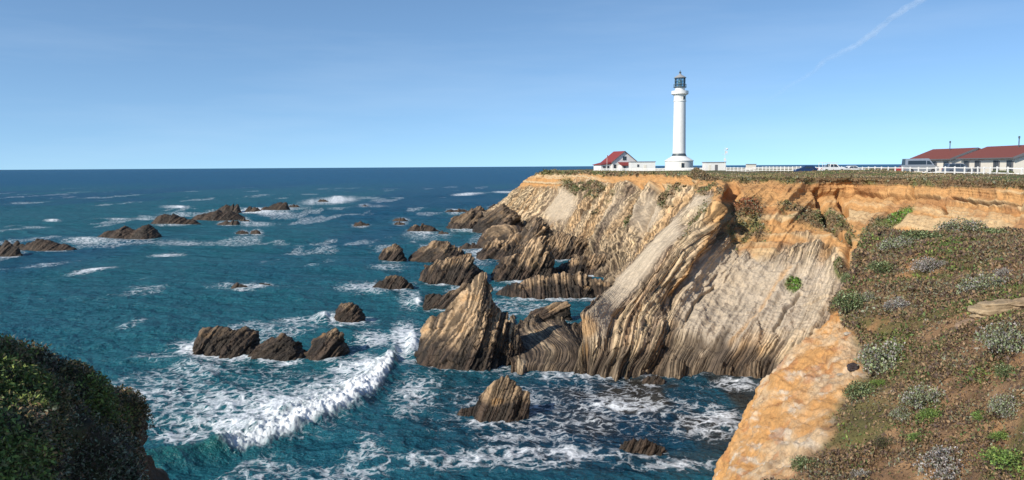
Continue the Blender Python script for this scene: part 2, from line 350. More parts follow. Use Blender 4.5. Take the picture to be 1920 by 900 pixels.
# hidden seaward back of the slab, dropping into the inlet behind it
back = G[3].copy(); back[:, 0] += 4.0; back[:, 1] += 7.0; back[:8, 2] = -2.5; back[8:] = G[2][8:] * .4 + G[3][8:] * .6
G[2][:5, 2] = -2.5
G = np.concatenate([G[:3], back[None], G[3:]], 0); G = add_toe(G)
P, U, Vv = resample(G, 1300, 620)
px, py = proj(P)
X, Y, Z = P[..., 0], P[..., 1], P[..., 2]
uu = np.broadcast_to(U[:, None], px.shape)
nz = fbm(X / 3, Y / 3, Z / 3, 4, 3)
# line between bedrock and the soil cap (in photo rows along the face, then used as a real boundary on the surface)
sb = np.interp(px[:, 300], [1000, 1300, 1340, 1365, 1400, 1440, 1480, 1520, 1560, 1600, 1650, 2500], [330, 352, 375, 440, 470, 470, 420, 400, 420, 460, 500, 900])
sb = np.interp(px, [1000, 1290, 1335, 1362, 1385, 1420, 1450, 1480, 1520, 1560, 1600, 1650, 2500], [340, 350, 366, 425, 478, 492, 482, 452, 436, 462, 500, 560, 900])
soil = 1 - ss(-9, 9, py - sb - (nz - .5) * 50)
slabm = np.clip(ss(4.1 , 4.5, uu + .25 * (nz - .5)) * (1 - ss(4.9, 5.2, uu)) * ss(350, 372, py) * (1 - ss(575, 625, py)) * (1 - .75 * blob(px, py, 1300, 415, 34, 30, 0)) + ss(2.6, 3.4, uu) * (1 - ss(5., 5.2, uu)) * ss(585, 610, py) * (1 - ss(625, 655, py)) * .8, 0, 1)
slabm *= .9 + .1 * nz
grey = np.clip(blob(px, py, 1345, 560, 85, 125, 22) + .9 * blob(px, py, 1430, 560, 75, 100, 30) + .75 * blob(px, py, 1510, 560, 70, 100, 25), 0, 1)
benchm = blob(px, py, 1035, 655, 85, 60, 0, .4)
strat = np.clip(1 - .93 * slabm - .72 * grey, 0.03, 1) * (1 - soil) * (1 - .55 * benchm)
b, l1, l2, l3, n, dd = rockface(P, U, Vv, .55, 11, strat, 1.0, .14)
dd = dd + (1 - soil) * grey * ((vn(uu * 2.3 + .4 * nz, uu * 0, s=77) - .5) * .45 + (ss(.35, .6, vn(uu * 9 + Z * .1, Z / 5, s=78)) - .5) * .12 + (fbm(X / 2, Y / 2, Z / 2, 5, 83, g=.62, ridged=True) - .62) * .6)
sr, lay, gul = soil_relief(P, 60)
bench = blob(px, py, 1330, 655, 110, 25, 8)
dd = dd * (1 - .8 * benchm)
dd = dd * (1 - soil) + soil * sr
# curved gullies and overhang lines in the soil bowl
def track(pts, wpx):
    pts = np.array(pts, float); best = np.full(px.shape, 1e9)
    for a, c in zip(pts[:-1], pts[1:]):
        ab = c - a; t = np.clip(((px - a[0]) * ab[0] + (py - a[1]) * ab[1]) / (ab @ ab), 0, 1)
        best = np.minimum(best, np.hypot(px - a[0] - t * ab[0], py - a[1] - t * ab[1]))
    return np.exp(-(best / wpx) ** 2)
wob = (nz - .5) * 14
px0, py0 = px, py; px = px + wob; py = py + wob * .5
gully = track([(1376, 352), (1366, 372), (1356, 400), (1355, 440)], 6) * .95 + track([(1536, 358), (1537, 375), (1545, 400), (1556, 425), (1580, 445)], 5) * 1.3 + track([(1570, 360), (1580, 385), (1586, 405)], 4) + track([(1582, 380), (1575, 405)], 3) * .8 \
      + track([(1540, 361), (1600, 362), (1680, 366), (1760, 372)], 2.6) * .8 + track([(1785, 372), (1830, 380), (1920, 384)], 2.5) * .7 + track([(1706, 345), (1707, 366)], 2.5) * .8 + track([(1768, 385), (1776, 402)], 3) * .7 \
      + track([(1290, 520), (1262, 560), (1250, 610), (1247, 640)], 6) * .4 + track([(1340, 540), (1300, 570), (1290, 600)], 3) * .5 + track([(1590, 440), (1588, 500), (1583, 550)], 3.5) * .8 + track([(1450, 620), (1475, 580), (1500, 555)], 3) * .5
ribs = track([(1352, 372), (1330, 430), (1290, 495), (1262, 540)], 5) * .8 + track([(1300, 440), (1262, 480), (1215, 550), (1180, 605), (1166, 660)], 5) * .55 + track([(1500, 490), (1440, 570), (1380, 650)], 5) * .5
px, py = px0, py0
dd = dd - gully * 1.5 + ribs * .7 - bench * .9
edgefade = ss(0, 12, np.arange(P.shape[1]))[None, :]
lo_ = ss(610, 690, py); dd = dd * (1 - lo_) + np.maximum(dd, -.3) * lo_; dd = dd * (1 - .55 * slabm) + lo_ * ss(3.6, 4.6, uu) * (vn(uu * 2.3, uu * 0, s=79) - .35) * 1.3
P2 = P + n * (dd * edgefade)[..., None]
sun_top = None
# colours
zz = P2[..., 2]
band = .55 * l2 + .25 * l1 + .2 * l3
col = mix(DK * 2.3, TAN, ss(.2, .52, band)); col = mix(col, OCH, ss(.66, .8, fbm(b / 1.2, Z / 9, None, 2, 71)) * .75)
col = mix(col, SLAB, np.clip(slabm * 1.0, 0, 1)); col = mix(col, mix(np.broadcast_to(GREY, P.shape), np.broadcast_to(SLAB * .85, P.shape), nz), np.clip(grey * 1.1, 0, 1) * .92)
orange_rib = track([(1355, 372), (1335, 425), (1298, 490), (1262, 545)], 6) + track([(1480, 500), (1420, 590), (1370, 640)], 5) * .7 + .8 * blob(px, py, 1100, 612, 26, 26, 0)
brown_rib = track([(1258, 470), (1215, 540), (1182, 600), (1168, 660)], 11)
col = mix(col, OCH * 1.05, np.clip(orange_rib, 0, 1) * .8); col = mix(col, np.array([.2, .095, .045]), brown_rib * (.3 + .35 * l3))
sc_ = mix(SOIL, np.array([.55, .38, .2]), ss(.45, .7, lay)); sc_ = mix(sc_, np.array([.33, .155, .06]), ss(.55, .75, fbm(X / 5, Y / 5, Z / 1.2, 4, 81)) * .8)
col = mix(col, sc_, soil)
topv = 1 - ss(-2, 4, py - np.interp(px, [1000, 1380, 1500, 1600, 1800, 1920, 2500], [329, 337, 341, 344, 350, 353, 380]) - (nz - .5) * 8)
vegp = np.clip(.9 * blob(px, py, 1402, 388, 34, 24, 0) + .8 * blob(px, py, 1400, 430, 45, 50, 0) * ss(.38, .5, nz) + .9 * blob(px, py, 1500, 400, 52, 18, 25) * ss(.34, .46, nz) + .9 * blob(px, py, 1565, 422, 50, 22, 40) * ss(.36, .46, nz)
    + blob(px, py, 1488, 535, 18, 17, 0) * 1.2 + blob(px, py, 1574, 506, 10, 22, 0) + .9 * blob(px, py, 1680, 410, 42, 14, -30) + blob(px, py, 1640, 435, 40, 22, -20) * .9 * ss(.35, .5, nz)
    + .8 * blob(px, py, 1330, 355, 30, 14, 0) * ss(.4, .5, nz) + .7 * blob(px, py, 1300, 420, 16, 60, 35) * ss(.45, .55, nz) + topv, 0, 1)
red = blob(px, py, 1402, 388, 34, 24, 0)
vcol = mix(GREEN, BROWNV, ss(.35, .65, fbm(X, Y, Z, 3, 90))); vcol = mix(vcol, np.array([.22, .06, .03]), red * ss(.35, .55, nz) * .8)
bright = np.clip(blob(px, py, 1488, 535, 18, 17, 0) + blob(px, py, 1690, 405, 40, 12, -30), 0, 1); vcol = mix(vcol, np.array([.10, .19, .03]), bright)
vcol = mix(vcol, BROWNV * .8, topv * ss(.3, .6, fbm(X / 2, Y / 2, Z, 3, 95)))
col = mix(col, vcol, vegp * .85)
wet = 1 - ss(.9, 2.6, zz + (nz - .5) * 3.5 + (vn(uu * 3.3, uu * 0, s=80) - .5) * 1.8 + benchm * .6 - .4); col = mix(col, WET * 1.4 + .20 * TAN2 * l2[..., None], wet * .92)
cliff = mk('cliff', P2, gridfaces(*P.shape[:2], flip=True), M_rock, col=col, smooth=True, attrs={'bed': b / .55, 'st': np.clip(1 - .8 * slabm - (.88 + .2 * (nz - .5)) * grey, 0, 1) * (1 - soil) * (1 - vegp)}); tag(cliff, 'layered tan headland with a steep pale slab and orange soil cap', 'cliff', kind='structure')
SURF_NEAR = (P2, normals(P2), vegp, vcol, px, py)

# ---- far headland below the lighthouse
far_cols = [
 [(1031, 322, 330), (1015, 326, 332), (990, 334, 335), (975, 350, 338), (955, 370, 340), (935, 388, 340), (920, 400, 340)],
 [(1028, L[1028], 262), (1008, 328, 268), (986, 338, 276), (966, 358, 284), (950, 378, 292), (925, 394, 300), (900, 404, 306)],
 [(1034, L[1028], 258), (1016, 336, 258), (1003, 352, 260), (985, 374, 264), (968, 394, 270), (945, 409, 274), (925, 418, 270)],
 [(1040, L[1040], 255), (1030, 338, 251), (1022, 356, 250), (1004, 382, 250), (988, 400, 252), (965, 420, 249), (945, 430, 240)],
 [(1075, L[1075], 240), (1062, 338, 238), (1052, 356, 235), (1030, 384, 230), (1010, 408, 226), (995, 428, 220), (980, 440, 218)],
 [(1130, L[1130], 215), (1122, 339, 212), (1104, 366, 206), (1080, 398, 198), (1062, 428, 190), (1046, 454, 180), (1035, 470, 174)],
 [(1180, L[1180], 195), (1174, 341, 191), (1158, 370, 185), (1138, 405, 177), (1120, 440, 167), (1106, 474, 157), (1095, 492, 152)],
 [(1230, L[1230], 172), (1224, 345, 168), (1205, 377, 162), (1180, 416, 154), (1158, 460, 144), (1138, 503, 133), (1122, 522, 130)],
 [(1287, L[1287], 146), (1283, 350, 144), (1262, 385, 140), (1235, 432, 134), (1208, 480, 126), (1180, 530, 118), (1165, 545, 117)],
 [(1335, L[1335], 135), (1335, 352, 135), (1310, 390, 132), (1290, 440, 126), (1262, 490, 120), (1235, 545, 112), (1220, 560, 110)],
]
G = add_toe(cols_to_grid(far_cols)); G[0][:, 2] = np.minimum(G[0][:, 2], np.linspace(15.5, -2, G.shape[1]))
P, U, Vv = resample(G, 620, 380); px, py = proj(P); X, Y, Z = P[..., 0], P[..., 1], P[..., 2]
nz = fbm(X / 5, Y / 5, Z / 5, 4, 13)
sb = np.interp(px, [980, 1030, 1100, 1160, 1200, 1260, 1300], [352, 350, 338, 342, 350, 352, 352])
soil = 1 - ss(-5, 6, py - sb - (nz - .5) * 26)
strat = np.clip(1 - .85 * blob(px, py, 1052, 385, 32, 45, 30) - .8 * blob(px, py, 1215, 400, 22, 45, 30) - .4 * blob(px, py, 1150, 400, 20, 50, 30), .05, 1) * (1 - soil)
b, l1, l2, l3, n, dd = rockface(P, U, Vv, .42, 31, strat, 1.3, .5)
sr, lay, gul = soil_relief(P, 160)
rid = track([(1183, 350), (1150, 410), (1120, 475)], 7) * 1.6 + track([(1228, 350), (1205, 380), (1190, 430), (1160, 490)], 5) * 1.3
dd = dd * (1 - soil) + soil * sr * 1.6 + rid * 1.2 - 2.2 * track([(1200, 350), (1165, 420), (1140, 480)], 5) - 2 * track([(1240, 352), (1222, 385), (1200, 440)], 4) - 2.5 * track([(1040, 360), (1012, 395), (998, 415)], 5)
P2 = P + n * (dd * ss(0, 8, np.arange(P.shape[1]))[None, :])[..., None]
zz = P2[..., 2]
band = .5 * l2 + .35 * l1 + .15 * l3
col = mix(DK * 1.7, TAN, ss(.28, .55, band)); col = mix(col, OCH, ss(.62, .78, fbm(b / 2.2, Z / 9, None, 2, 171)) * .4)
col = mix(col, SLAB * .95, np.clip(1 - strat - soil, 0, 1)); col = mix(col, mix(SOIL * .95, np.array([.52, .38, .22]), ss(.45, .7, lay)), soil)
vegp = np.clip(blob(px, py, 1105, 357, 62, 20, 15) * ss(.36, .5, nz) * 1.1 + blob(px, py, 1185, 400, 13, 40, 25) * ss(.38, .5, nz) + blob(px, py, 1250, 375, 22, 20, 0) * ss(.38, .5, nz) + blob(px, py, 1290, 352, 40, 12, 0) * ss(.38, .5, nz)
    + blob(px, py, 1115, 400, 30, 8, 40) * ss(.55, .6, nz) + (1 - ss(-2, 3, py - 328 - (nz - .5) * 12)), 0, 1)
vcol = mix(GREEN * .9, BROWNV, ss(.35, .65, fbm(X / 2, Y / 2, Z / 2, 3, 190)))
col = mix(col, vcol, vegp * .85); wet = 1 - ss(1.0, 4.0, zz + (nz - .5) * 4); col = mix(col, WET * 1.6 + .2 * TAN2 * l2[..., None], wet * .85)
farc = mk('cliff', P2, gridfaces(*P.shape[:2], flip=True), M_rock, col=col, smooth=True, attrs={'bed': b / .42 / 2.2, 'st': strat * (1 - vegp)}); tag(farc, 'far striped headland below the lighthouse, green scrub near its top', 'cliff', kind='structure')
SURF_FAR = (P2, normals(P2), vegp, vcol, px, py)

# ------------------------------------------------------------------ plateau
def PZ(x, y): # plateau height
    return 16.75 + (fbm(x / 14, y / 14, None, 3, 201) - .5) * .45
lipw = np.array([at(p, L[p], y) for p, y in LIP])
ext = [(lipw[0] + [4.5, 45, 0])]
edge = np.array(ext + list(lipw))
te = np.linspace(0, len(edge) - 1, 900); E = cr(edge, te); E[:, 2] = 16.75
back = np.stack([np.linspace(40, 420, 900), np.full(900, 430.) + 40 * np.sin(np.linspace(0, 6, 900)), np.full(900, 16.75)], 1)
tt = np.linspace(0, 1, 260) ** 2.6
Pp = E[:, None, :] * (1 - tt[None, :, None]) + back[:, None, :] * tt[None, :, None]
X, Y = Pp[..., 0], Pp[..., 1]; ef = ss(0, .004, tt)[None, :]
ppx, ppy = proj(Pp)
mound = .75 * blob(X, Y, 52, 125, 12, 22, 0, .9) + .3 * blob(X, Y, 60, 95, 12, 10, 0, .9)
Pp[..., 2] = 16.75 - .25 * (1 - ss(0, .01, tt))[None, :] + ef * ((PZ(X, Y) - 16.75) + mound + (fbm(X / 1.2, Y / 1.2, None, 3, 205) - .5) * .25)
Pp[:, -1, 2] = -3; Pp[:, -2, 2] = 15.5
c = mix(np.array([.10, .10, .04]), np.array([.17, .11, .06]), ss(.4, .6, fbm(X / 3, Y / 3, None, 4, 210)))
c = mix(c, np.array([.10, .12, .035]), ss(.5, .6, fbm(X / 18, Y / 6, None, 3, 215)) * .7)
plateau = mk('plateau', Pp, gridfaces(900, 260, flip=True), M_soil, col=c, smooth=True); tag(plateau, kind='structure')

# ------------------------------------------------------------------ near bluff under the camera
sil = [(1640, 436, 60.5), (1607, 480, 50.5), (1590, 530, 42.5), (1576, 575, 36.6), (1562, 600, 34.6), (1520, 628, 34), (1447, 690, 32.5), (1412, 765, 31), (1383, 845, 29.5), (1352, 910, 28.3), (1300, 1010, 26.5), (1150, 1250, 23), (700, 1900, 18)]
veg = [(1660, 440, 60), (1628, 480, 50), (1608, 530, 42), (1592, 575, 36), (1590, 605, 33.2), (1606, 645, 30.5), (1604, 705, 27.6), (1580, 780, 25), (1522, 850, 23), (1462, 905, 21.5), (1390, 1010, 19), (1260, 1250, 15), (900, 1900, 10)]
rows = []
for (a, bb) in zip(sil, veg):
    s_ = at(*a); v_ = at(*bb)
    fx = float(np.interp(a[1], [600, 700], [.12, 1])); r = [s_ + [-5.5 * fx, 1.5, -13], s_ + [-3.2 * fx, .8, -7.5], s_ + [-1.0 * fx, .3, -2.2], s_, (s_ + v_) / 2 + [0, 0, .12], v_]
    tf = float(np.interp(bb[2], [24, 50, 60], [.85, .6, .25]))
    for pxx, dz in ((1730, 1.2 * tf), (1850, 2.2 * tf), (2000, 3.3 * tf), (2300, 4.6 * tf), (2900, 5.5 * tf)):
        f = (pxx - bb[0]) / (1850 - bb[0]); pyy = bb[1] - (0 if pxx < 1950 else 0)
        z = min(v_[2] + dz, 16.9)
        if bb[1] > 1100: z = v_[2] + dz * .8
        r.append(atz(pxx, pyy, z))
    rows.append(r)
last = np.array(rows[-1]).copy(); last[:, 1] -= 8; rows.append(list(last))
# tuck the far end up against the soil scarp
fr = np.array(rows[0]).copy(); fk_ = ((fr[:, 1] + 12) / fr[:, 1])[:, None]; fr = EYE + (fr - EYE) * fk_; fr[:, 0] += .8; fr[:, 2] -= .5; rows.insert(0, list(fr))
G = np.array(rows)
P, U, Vv = resample(G, 900, 760); px, py = proj(P); X, Y, Z = P[..., 0], P[..., 1], P[..., 2]
vv = np.broadcast_to(Vv[None, :], px.shape)
n = normals(smooth2(P, 2)); n = n * np.sign(n[..., 2:3].mean())
nz = fbm(X / 2, Y / 2, Z / 2, 4, 303); nf = fbm(X / .35, Y / .35, Z / .35, 4, 305, g=.6)
uu_ = np.broadcast_to(U[:, None], px.shape)
cl = 1 - ss(4.75, 5.15, vv + (nz - .5) * .9 + 2.2 * (1 - ss(4.2, 5.6, uu_)))        # bare orange face on the seaward side
crk = worley(X / .8, Y / .8, Z / .8, 310); w2_ = worley(X / 1.2, Y / 4, Z / 1.6, 320)
rill = fbm((X * .35 + Y * .9) / .7, Z / 3, None, 4, 330, ridged=True)
rl_ = fbm(uu_ * 7, vv * 1.1, None, 5, 333, g=.6, ridged=True); rl2 = fbm(uu_ * 2.2 + vv * .8, vv * 1.4, None, 4, 334)
sm_ = worley(X / .3, Y / .3, Z / .3, 315)
ddc = (crk[2] - .5) * .07 + (w2_[2] - .5) * .10 + (rl_ - .55) * .12 + (rl2 - .5) * .45 + (fbm(X / .28, Y / .5, Z / .28, 5, 336, g=.7, ridged=True) - .6) * .16 + (fbm(X / 1.6, Y / 6, Z / 3, 4, 332) - .5) * .4  + (nf - .5) * .2 + (sm_[2] - .5) * .05
lump = fbm(X / .9, Y / .9, None, 3, 340)
ddv = (fbm(X / 4, Y / 6, Z / 4, 3, 345) - .5) * 1.3 + (lump - .5) * .3 + (nf - .5) * .10
P2 = P + n * (ddc * cl + ddv * (1 - cl))[..., None]
csoil = mix(np.array([.60, .31, .11]), np.array([.62, .43, .25]), ss(.36, .66, fbm(uu_ * 1.6 + vv * .8, vv * 1.3, None, 6, 350, g=.7) + .10 * (vv > 3.8) - .08)); csoil = mix(csoil, np.array([.66, .56, .43]), .9 * ss(.55, .75, fbm(uu_ * 5, vv * 2.2, None, 5, 355, g=.65)) * .8 * ss(620, 700, py)); csoil = mix(csoil, np.array([.42, .16, .06]), ss(.6, .7, fbm(X / .7, Y / .7, Z / .7, 3, 357)) * .5)
cracks = 1 - ss(.0, .09, crk[1] - crk[0]); crf = ss(.80, .95, fbm(uu_ * 2 + vv, vv * 1.6, None, 4, 337, g=.6, ridged=True)); csoil = mix(csoil, np.array([.27, .14, .065]), np.clip(cracks * .2 + crf * .55, 0, 1))
earth = mix(np.array([.20, .115, .06]), np.array([.34, .20, .10]), ss(.45, .7, fbm(X / 1.3, Y / 1.3, None, 4, 360)))
bare = np.clip(blob(px, py, 1735, 500, 60, 22, -25) * .9 + blob(px, py, 1640, 620, 40, 25, 0) * .6 + blob(px, py, 1700, 600, 60, 14, 0) * .5 + ss(.62, .72, nz) * .5, 0, 1) * ss(.35, .5, nf)
earth = mix(earth, np.array([.42, .22, .09]), bare)
moss = ss(.5, .62, fbm(X / 2.6, Y / 2.6, None, 4, 365)); earth = mix(earth, np.array([.10, .105, .03]), moss * .75)
col = mix(earth, csoil, cl)
bluff = mk('bluff', P2, gridfaces(*P.shape[:2]), M_soil, col=col, smooth=True); tag(bluff, kind='structure')
SURF_BLUFF = (P2, normals(P2), (1 - cl), moss, px, py, bare)

# ------------------------------------------------------------------ foreground knoll on the other side of the cove
kx = [-300, -100, 0, 60, 120, 180, 232, 262, 277]
kr = [[(p, y, d + (p - 100) / 180 * .55) for p, y, d in zip(kx, *a)] for a in (
 ([512, 597, 628, 652, 688, 718, 753, 802, 865], [9.5, 9.7, 9.9, 10.1, 10.4, 10.7, 11.1, 11.5, 11.7]),
 ([640, 672, 690, 706, 730, 760, 800, 850, 910], [8.6, 8.9, 9.1, 9.3, 9.6, 9.9, 10.4, 10.9, 11.2]),
 ([700, 728, 742, 745, 752, 790, 835, 890, 950], [8.1, 8.3, 8.4, 8.5, 8.8, 9.3, 9.9, 10.5, 10.9]),
 ([760, 772, 778, 785, 800, 840, 885, 930, 1000], [7.4, 7.6, 7.7, 7.9, 8.3, 8.9, 9.5, 10.1, 10.5]),
 ([900, 905, 910, 915, 925, 945, 975, 1020, 1080], [7.0, 7.1, 7.2, 7.4, 7.8, 8.4, 9.1, 9.8, 10.2]),
 ([1150, 1150, 1150, 1150, 1160, 1170, 1190, 1220, 1260], [6.4, 6.5, 6.6, 6.9, 7.3, 7.9, 8.6, 9.3, 9.8]))]
G = cols_to_grid(kr)
b0 = G[0] + [-.5, 1.6, -1.6]; b1 = G[0] + [-1, 3.2, -6]
G = np.concatenate([b1[None], b0[None], G], 0); e = G[:, -1:] + [-.25, 1.2, -2.5]; e2 = G[:, -1:] + [-.4, 1.8, -8]; G = np.concatenate([G, e, e2], 1)
P, U, Vv = resample(G, 420, 420); px, py = proj(P); X, Y, Z = P[..., 0], P[..., 1], P[..., 2]
n = normals(smooth2(P, 2)); n = n * np.sign(n[..., 2:3].mean())
P2 = P + n * ((fbm(X / .8, Y / .8, Z / .8, 4, 401) - .5) * .95 + (fbm(X / .2, Y / .2, Z / .2, 4, 405) - .5) * .12)[..., None]
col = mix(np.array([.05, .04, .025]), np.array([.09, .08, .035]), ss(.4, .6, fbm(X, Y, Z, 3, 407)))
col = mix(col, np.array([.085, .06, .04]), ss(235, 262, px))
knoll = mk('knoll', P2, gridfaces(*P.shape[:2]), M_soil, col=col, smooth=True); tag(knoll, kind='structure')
SURF_KNOLL = (P2, normals(P2), px, py)

# ------------------------------------------------------------------ rocks in the sea
ROCKS = []
def rock(label, prof, base, dep, phi=58, sp=.42, amp=.16, wetz=1.4, dark=.0, group=None, s=1, name='sea_rock', cat='rock', yaw=.12, p=1.5, bk=None, lift=0, orange=0.0, nn=None, rel=1.0):
    """a rock from its skyline profile (left to right), set at the distance where its foot meets the water;
    dep = half depth in metres, phi = dip of its beds in degrees"""
    prof = np.array(prof, float); cx = (prof[0, 0] + prof[-1, 0]) / 2
    toe = atz(cx, base, 0.0); Yc = toe[1] + dep; bk = bk or dep
    W = at(prof[:, 0], prof[:, 1], np.full(len(prof), Yc)); xs, zs = W[:, 0], W[:, 2] + lift
    zs[0] = min(zs[0], .1); zs[-1] = min(zs[-1], .1)
    ext = .25 * dep
    xs = np.concatenate([[xs[0] - ext], xs, [xs[-1] + ext]]); zs = np.concatenate([[-1.6], zs, [-1.6]])
    seg = np.hypot(np.diff(xs), np.diff(zs)); c = np.concatenate([[0], np.cumsum(seg)])
    res = Yc / FPX * .9
    ns = int(np.clip(c[-1] / res, 30, 520)); nt_ = int(np.clip((dep + bk + 2 * zs.max()) / res / 1.2, 26, 420))
    sN = np.linspace(0, c[-1], ns); x = np.interp(sN, c, xs); z = np.interp(sN, c, zs)
    t = np.linspace(-1, 1, nt_); t = np.sign(t) * np.abs(t) ** .9
    q = (x - x.min()) / (x.max() - x.min()); env = np.sqrt(np.clip(1 - np.abs(2 * q - 1) ** 2.6, 0.02, 1))
    env = env * (.75 + .5 * vn(x / (dep * .8) + s * 7.7, x * 0 + s, s=s))
    TT = t[None, :]; zz = -1.6 + (z[:, None] + 1.6) * (1 - np.abs(TT) ** p * np.ones_like(z)[:, None])
    yy = Yc + np.where(TT < 0, TT * dep, TT * bk) * env[:, None] * 1.12
    xx = x[:, None] + 0 * TT
    P = np.stack([xx, yy, zz], -1)
    ph = R(phi); nv_ = np.array([-math.sin(ph), yaw, math.cos(ph)]) if nn is None else np.array(nn, float); nv_ /= np.linalg.norm(nv_)
    X, Y, Z = P[..., 0], P[..., 1], P[..., 2]; k = max(.6, dep / 3) * rel
    b = (P @ nv_) + (fbm(X / 8, Y / 8, Z / 8, 2, s) - .5) * 1.8 * min(1, k / 1.5) + (fbm(X / .8, Y / .8, Z / .8, 2, s + 2) - .5) * .05
    y0 = np.zeros_like(b); l1 = vn(b / (sp * 3.1), y0, s=s + 1); l2 = ss(.3, .7, vn(b / sp, y0, s=s + 2)); l3 = ss(.25, .75, vn(b / (sp * .42), y0, s=s + 3))
    n = normals(P); n = n * np.where((n * (P - P.reshape(-1, 3).mean(0) + [0, 0, 3])).sum(-1, keepdims=True).mean() < 0, -1, 1)
    w1, w2, cid = worley(b / (sp * 2), Y / (1.5 * k), Z / (1.0 * k), s + 30); v1, v2, ci2 = worley(b / (sp * .8), Y / (.7 * k), Z / (.5 * k), s + 33)
    dd = ((l1 - .5) * 2.0 + (l2 - .5) * 1.4 + (l3 - .5) * .6) * amp + (cid - .5) * .34 * k + (ci2 - .5) * .16 * k + (fbm(X / (1.6 * k), Y / (1.6 * k), Z / (1.6 * k), 5, s + 8, g=.6) - .5) * .6 * k + (fbm(X / .4, Y / .4, Z / .4, 3, s + 18) - .5) * .2
    fade = ss(0, .08, np.minimum(1 - np.abs(TT), 1)) * (0.25 + .75 * ss(0, .25, np.minimum(q, 1 - q)))[:, None]
    P2 = P + n * (dd * (.35 + .65 * fade))[..., None]
    zf = P2[..., 2]; nz = fbm(X / 1.2, Y / 1.2, Z / 1.2, 4, s + 60)
    col = mix(DK * 1.1, TAN * [.90, .82, .76], ss(.22, .62, .5 * l2 + .15 * l1 + .35 * l3)); col = mix(col, OCH, ss(.58, .7, nz) * (.25 + orange))
    dkc = mix(WET * .5, np.array([.055, .036, .025]), ss(.45, .75, .5 * l2 + .5 * nz))
    wet = 1 - ss(wetz * .55, wetz * 1.5, zf + (nz - .5) * wetz * 1.2); col = mix(col, dkc, np.clip(wet + dark, 0, 1) * .95)
    o = mk(name, P2, gridfaces(ns, nt_), M_wetrock, col=col, smooth=True, attrs={'bed': b * (.42 / sp), 'st': np.full(b.shape, 1 - .6 * dark)})
    tag(o, label, cat, group)
    ROCKS.append((prof[0, 0], prof[-1, 0], base, Yc))
    return o
M_wetrock = mat_attr('sea_rock', rough=.6, s1=1.2, s2=7.0, var=.35, bump=.9, bdist=.18, spec=.35); add_beds(M_wetrock, .36, .7, .9, .12)
GF = 'low dark rocks breaking the surface offshore'
def low(label, x0, x1, y0, base, peak=.5, dep=None, s=1, dark=1.0, **k):
    y0 += .15 * (base - y0); w_ = x1 - x0; h_ = base - y0; Yt = atz((x0 + x1) / 2, base)[1]
    dep = dep or max(.8, w_ / FPX * Yt * .26); pk = x0 + w_ * peak
    # the crest stands dep behind the foot: let its profile end a little higher in the picture than the foot
    yb = proj(np.array([[atz((x0 + x1) / 2, base)[0], Yt + dep, 0.]]))[1][0]
    y0 = min(y0, yb - 3)
    r_ = np.random.default_rng(s); pts = [(x0, yb)]
    for f in (.12, .27, .42, .58, .73, .88):
        xx = x0 + w_ * f; e_ = 1 - abs((xx - pk) / (w_ * (.5 + abs(peak - .5)))) ** 1.4
        pts.append((xx, yb - (yb - y0) * np.clip(max(e_, 0) ** .6 * (.55 + .55 * r_.random()), .12, 1)))
    pts.append((pk, y0)); pts.append((x1, yb)); pts.sort()
    return rock(label, pts, base, dep, s=s, dark=dark, sp=k.pop('sp', .6), amp=k.pop('amp', .13), rel=.4, **k)

low('dark rounded rock cut by the left picture edge, nearest in its reef', -25, 40, 447, 478, .55, s=1, group=GF)
low('small dark knob behind the rock at the left picture edge', 22, 48, 449, 466, .4, s=2, group=GF)
low('long low dark rock tapering right, beside the left picture edge', 40, 140, 444, 468, .3, s=3, group=GF)
low('dark hump with a long tail sloping left, alone in the middle of the reef line', 183, 304, 415, 447, .78, s=4, group=GF)
low('flat dark brown rock, left one of the two big flat reef rocks', 283, 376, 396, 421, .45, s=5, group=GF)
low('flat dark brown rock, right one of the two big flat reef rocks', 358, 462, 389, 412, .5, s=6, group=GF)
low('dark knob rising behind the big flat reef rocks', 405, 452, 378, 398, .7, s=7, group=GF)
low('small round rock with white water draining off, right of the dark knob', 458, 492, 385, 397, .4, s=8, group=GF)
low('peaked rock streaked by white water at the right of the reef', 488, 545, 376, 395, .7, s=9, group=GF)
low('tiny dark rock touching the peaked rock at the reef end', 541, 562, 381, 388, .5, s=10, group=GF)
low('low pair of dark ledges just in front of the flat reef rocks', 408, 450, 410, 421, .7, s=11, group=GF)
low('small dark ledge right of the low pair in front of the reef', 446, 470, 407, 416, .5, s=12, group=GF)
low('tiny flat rock awash below the reef, left of its twin', 442, 466, 430, 437, .5, s=13, group=GF)
low('tiny flat rock awash below the reef, right of its twin', 470, 490, 430, 437, .4, s=14, group=GF)
low('tiny rock almost buried in the white breakers of the outer reef', 596, 616, 371, 378, .5, s=15, group=GF)
low('tiny dark rock at the right rim of the outer breakers', 676, 692, 383, 387, .5, s=16, group=GF)
low('small dark cone alone in open water between the reef and the cliff', 662, 694, 411, 424, .45, s=17, group=GF)
low('small flat rock, farther of the two left of the brown domed rock', 736, 765, 407, 414, .5, s=18, group=GF)
low('reddish flat rock, nearer of the two left of the brown domed rock', 738, 760, 413, 421, .5, s=19, group=GF)
low('brown domed rock below the headland point', 763, 824, 414, 434, .45, dark=.5, s=20, group='rocks at the foot of the headland')
low('small dark rock beside the brown domed rock', 820, 842, 430, 441, .4, s=21, group='rocks at the foot of the headland')
low('reddish rock awash in foam in the open bay, left of its twin', 432, 466, 528, 541, .4, s=22, group=GF)
low('reddish rock awash in foam in the open bay, right of its twin', 484, 512, 528, 537, .4, s=23, group=GF)
G2 = 'rocks at the foot of the headland'
rock('steep brown rock with a rounded peak standing clear in the bay', [(711, 486), (714, 476), (722, 467), (733, 462), (742, 458), (750, 464), (757, 476), (760, 486)], 489, 2.6, s=24, dark=.6, group=G2)
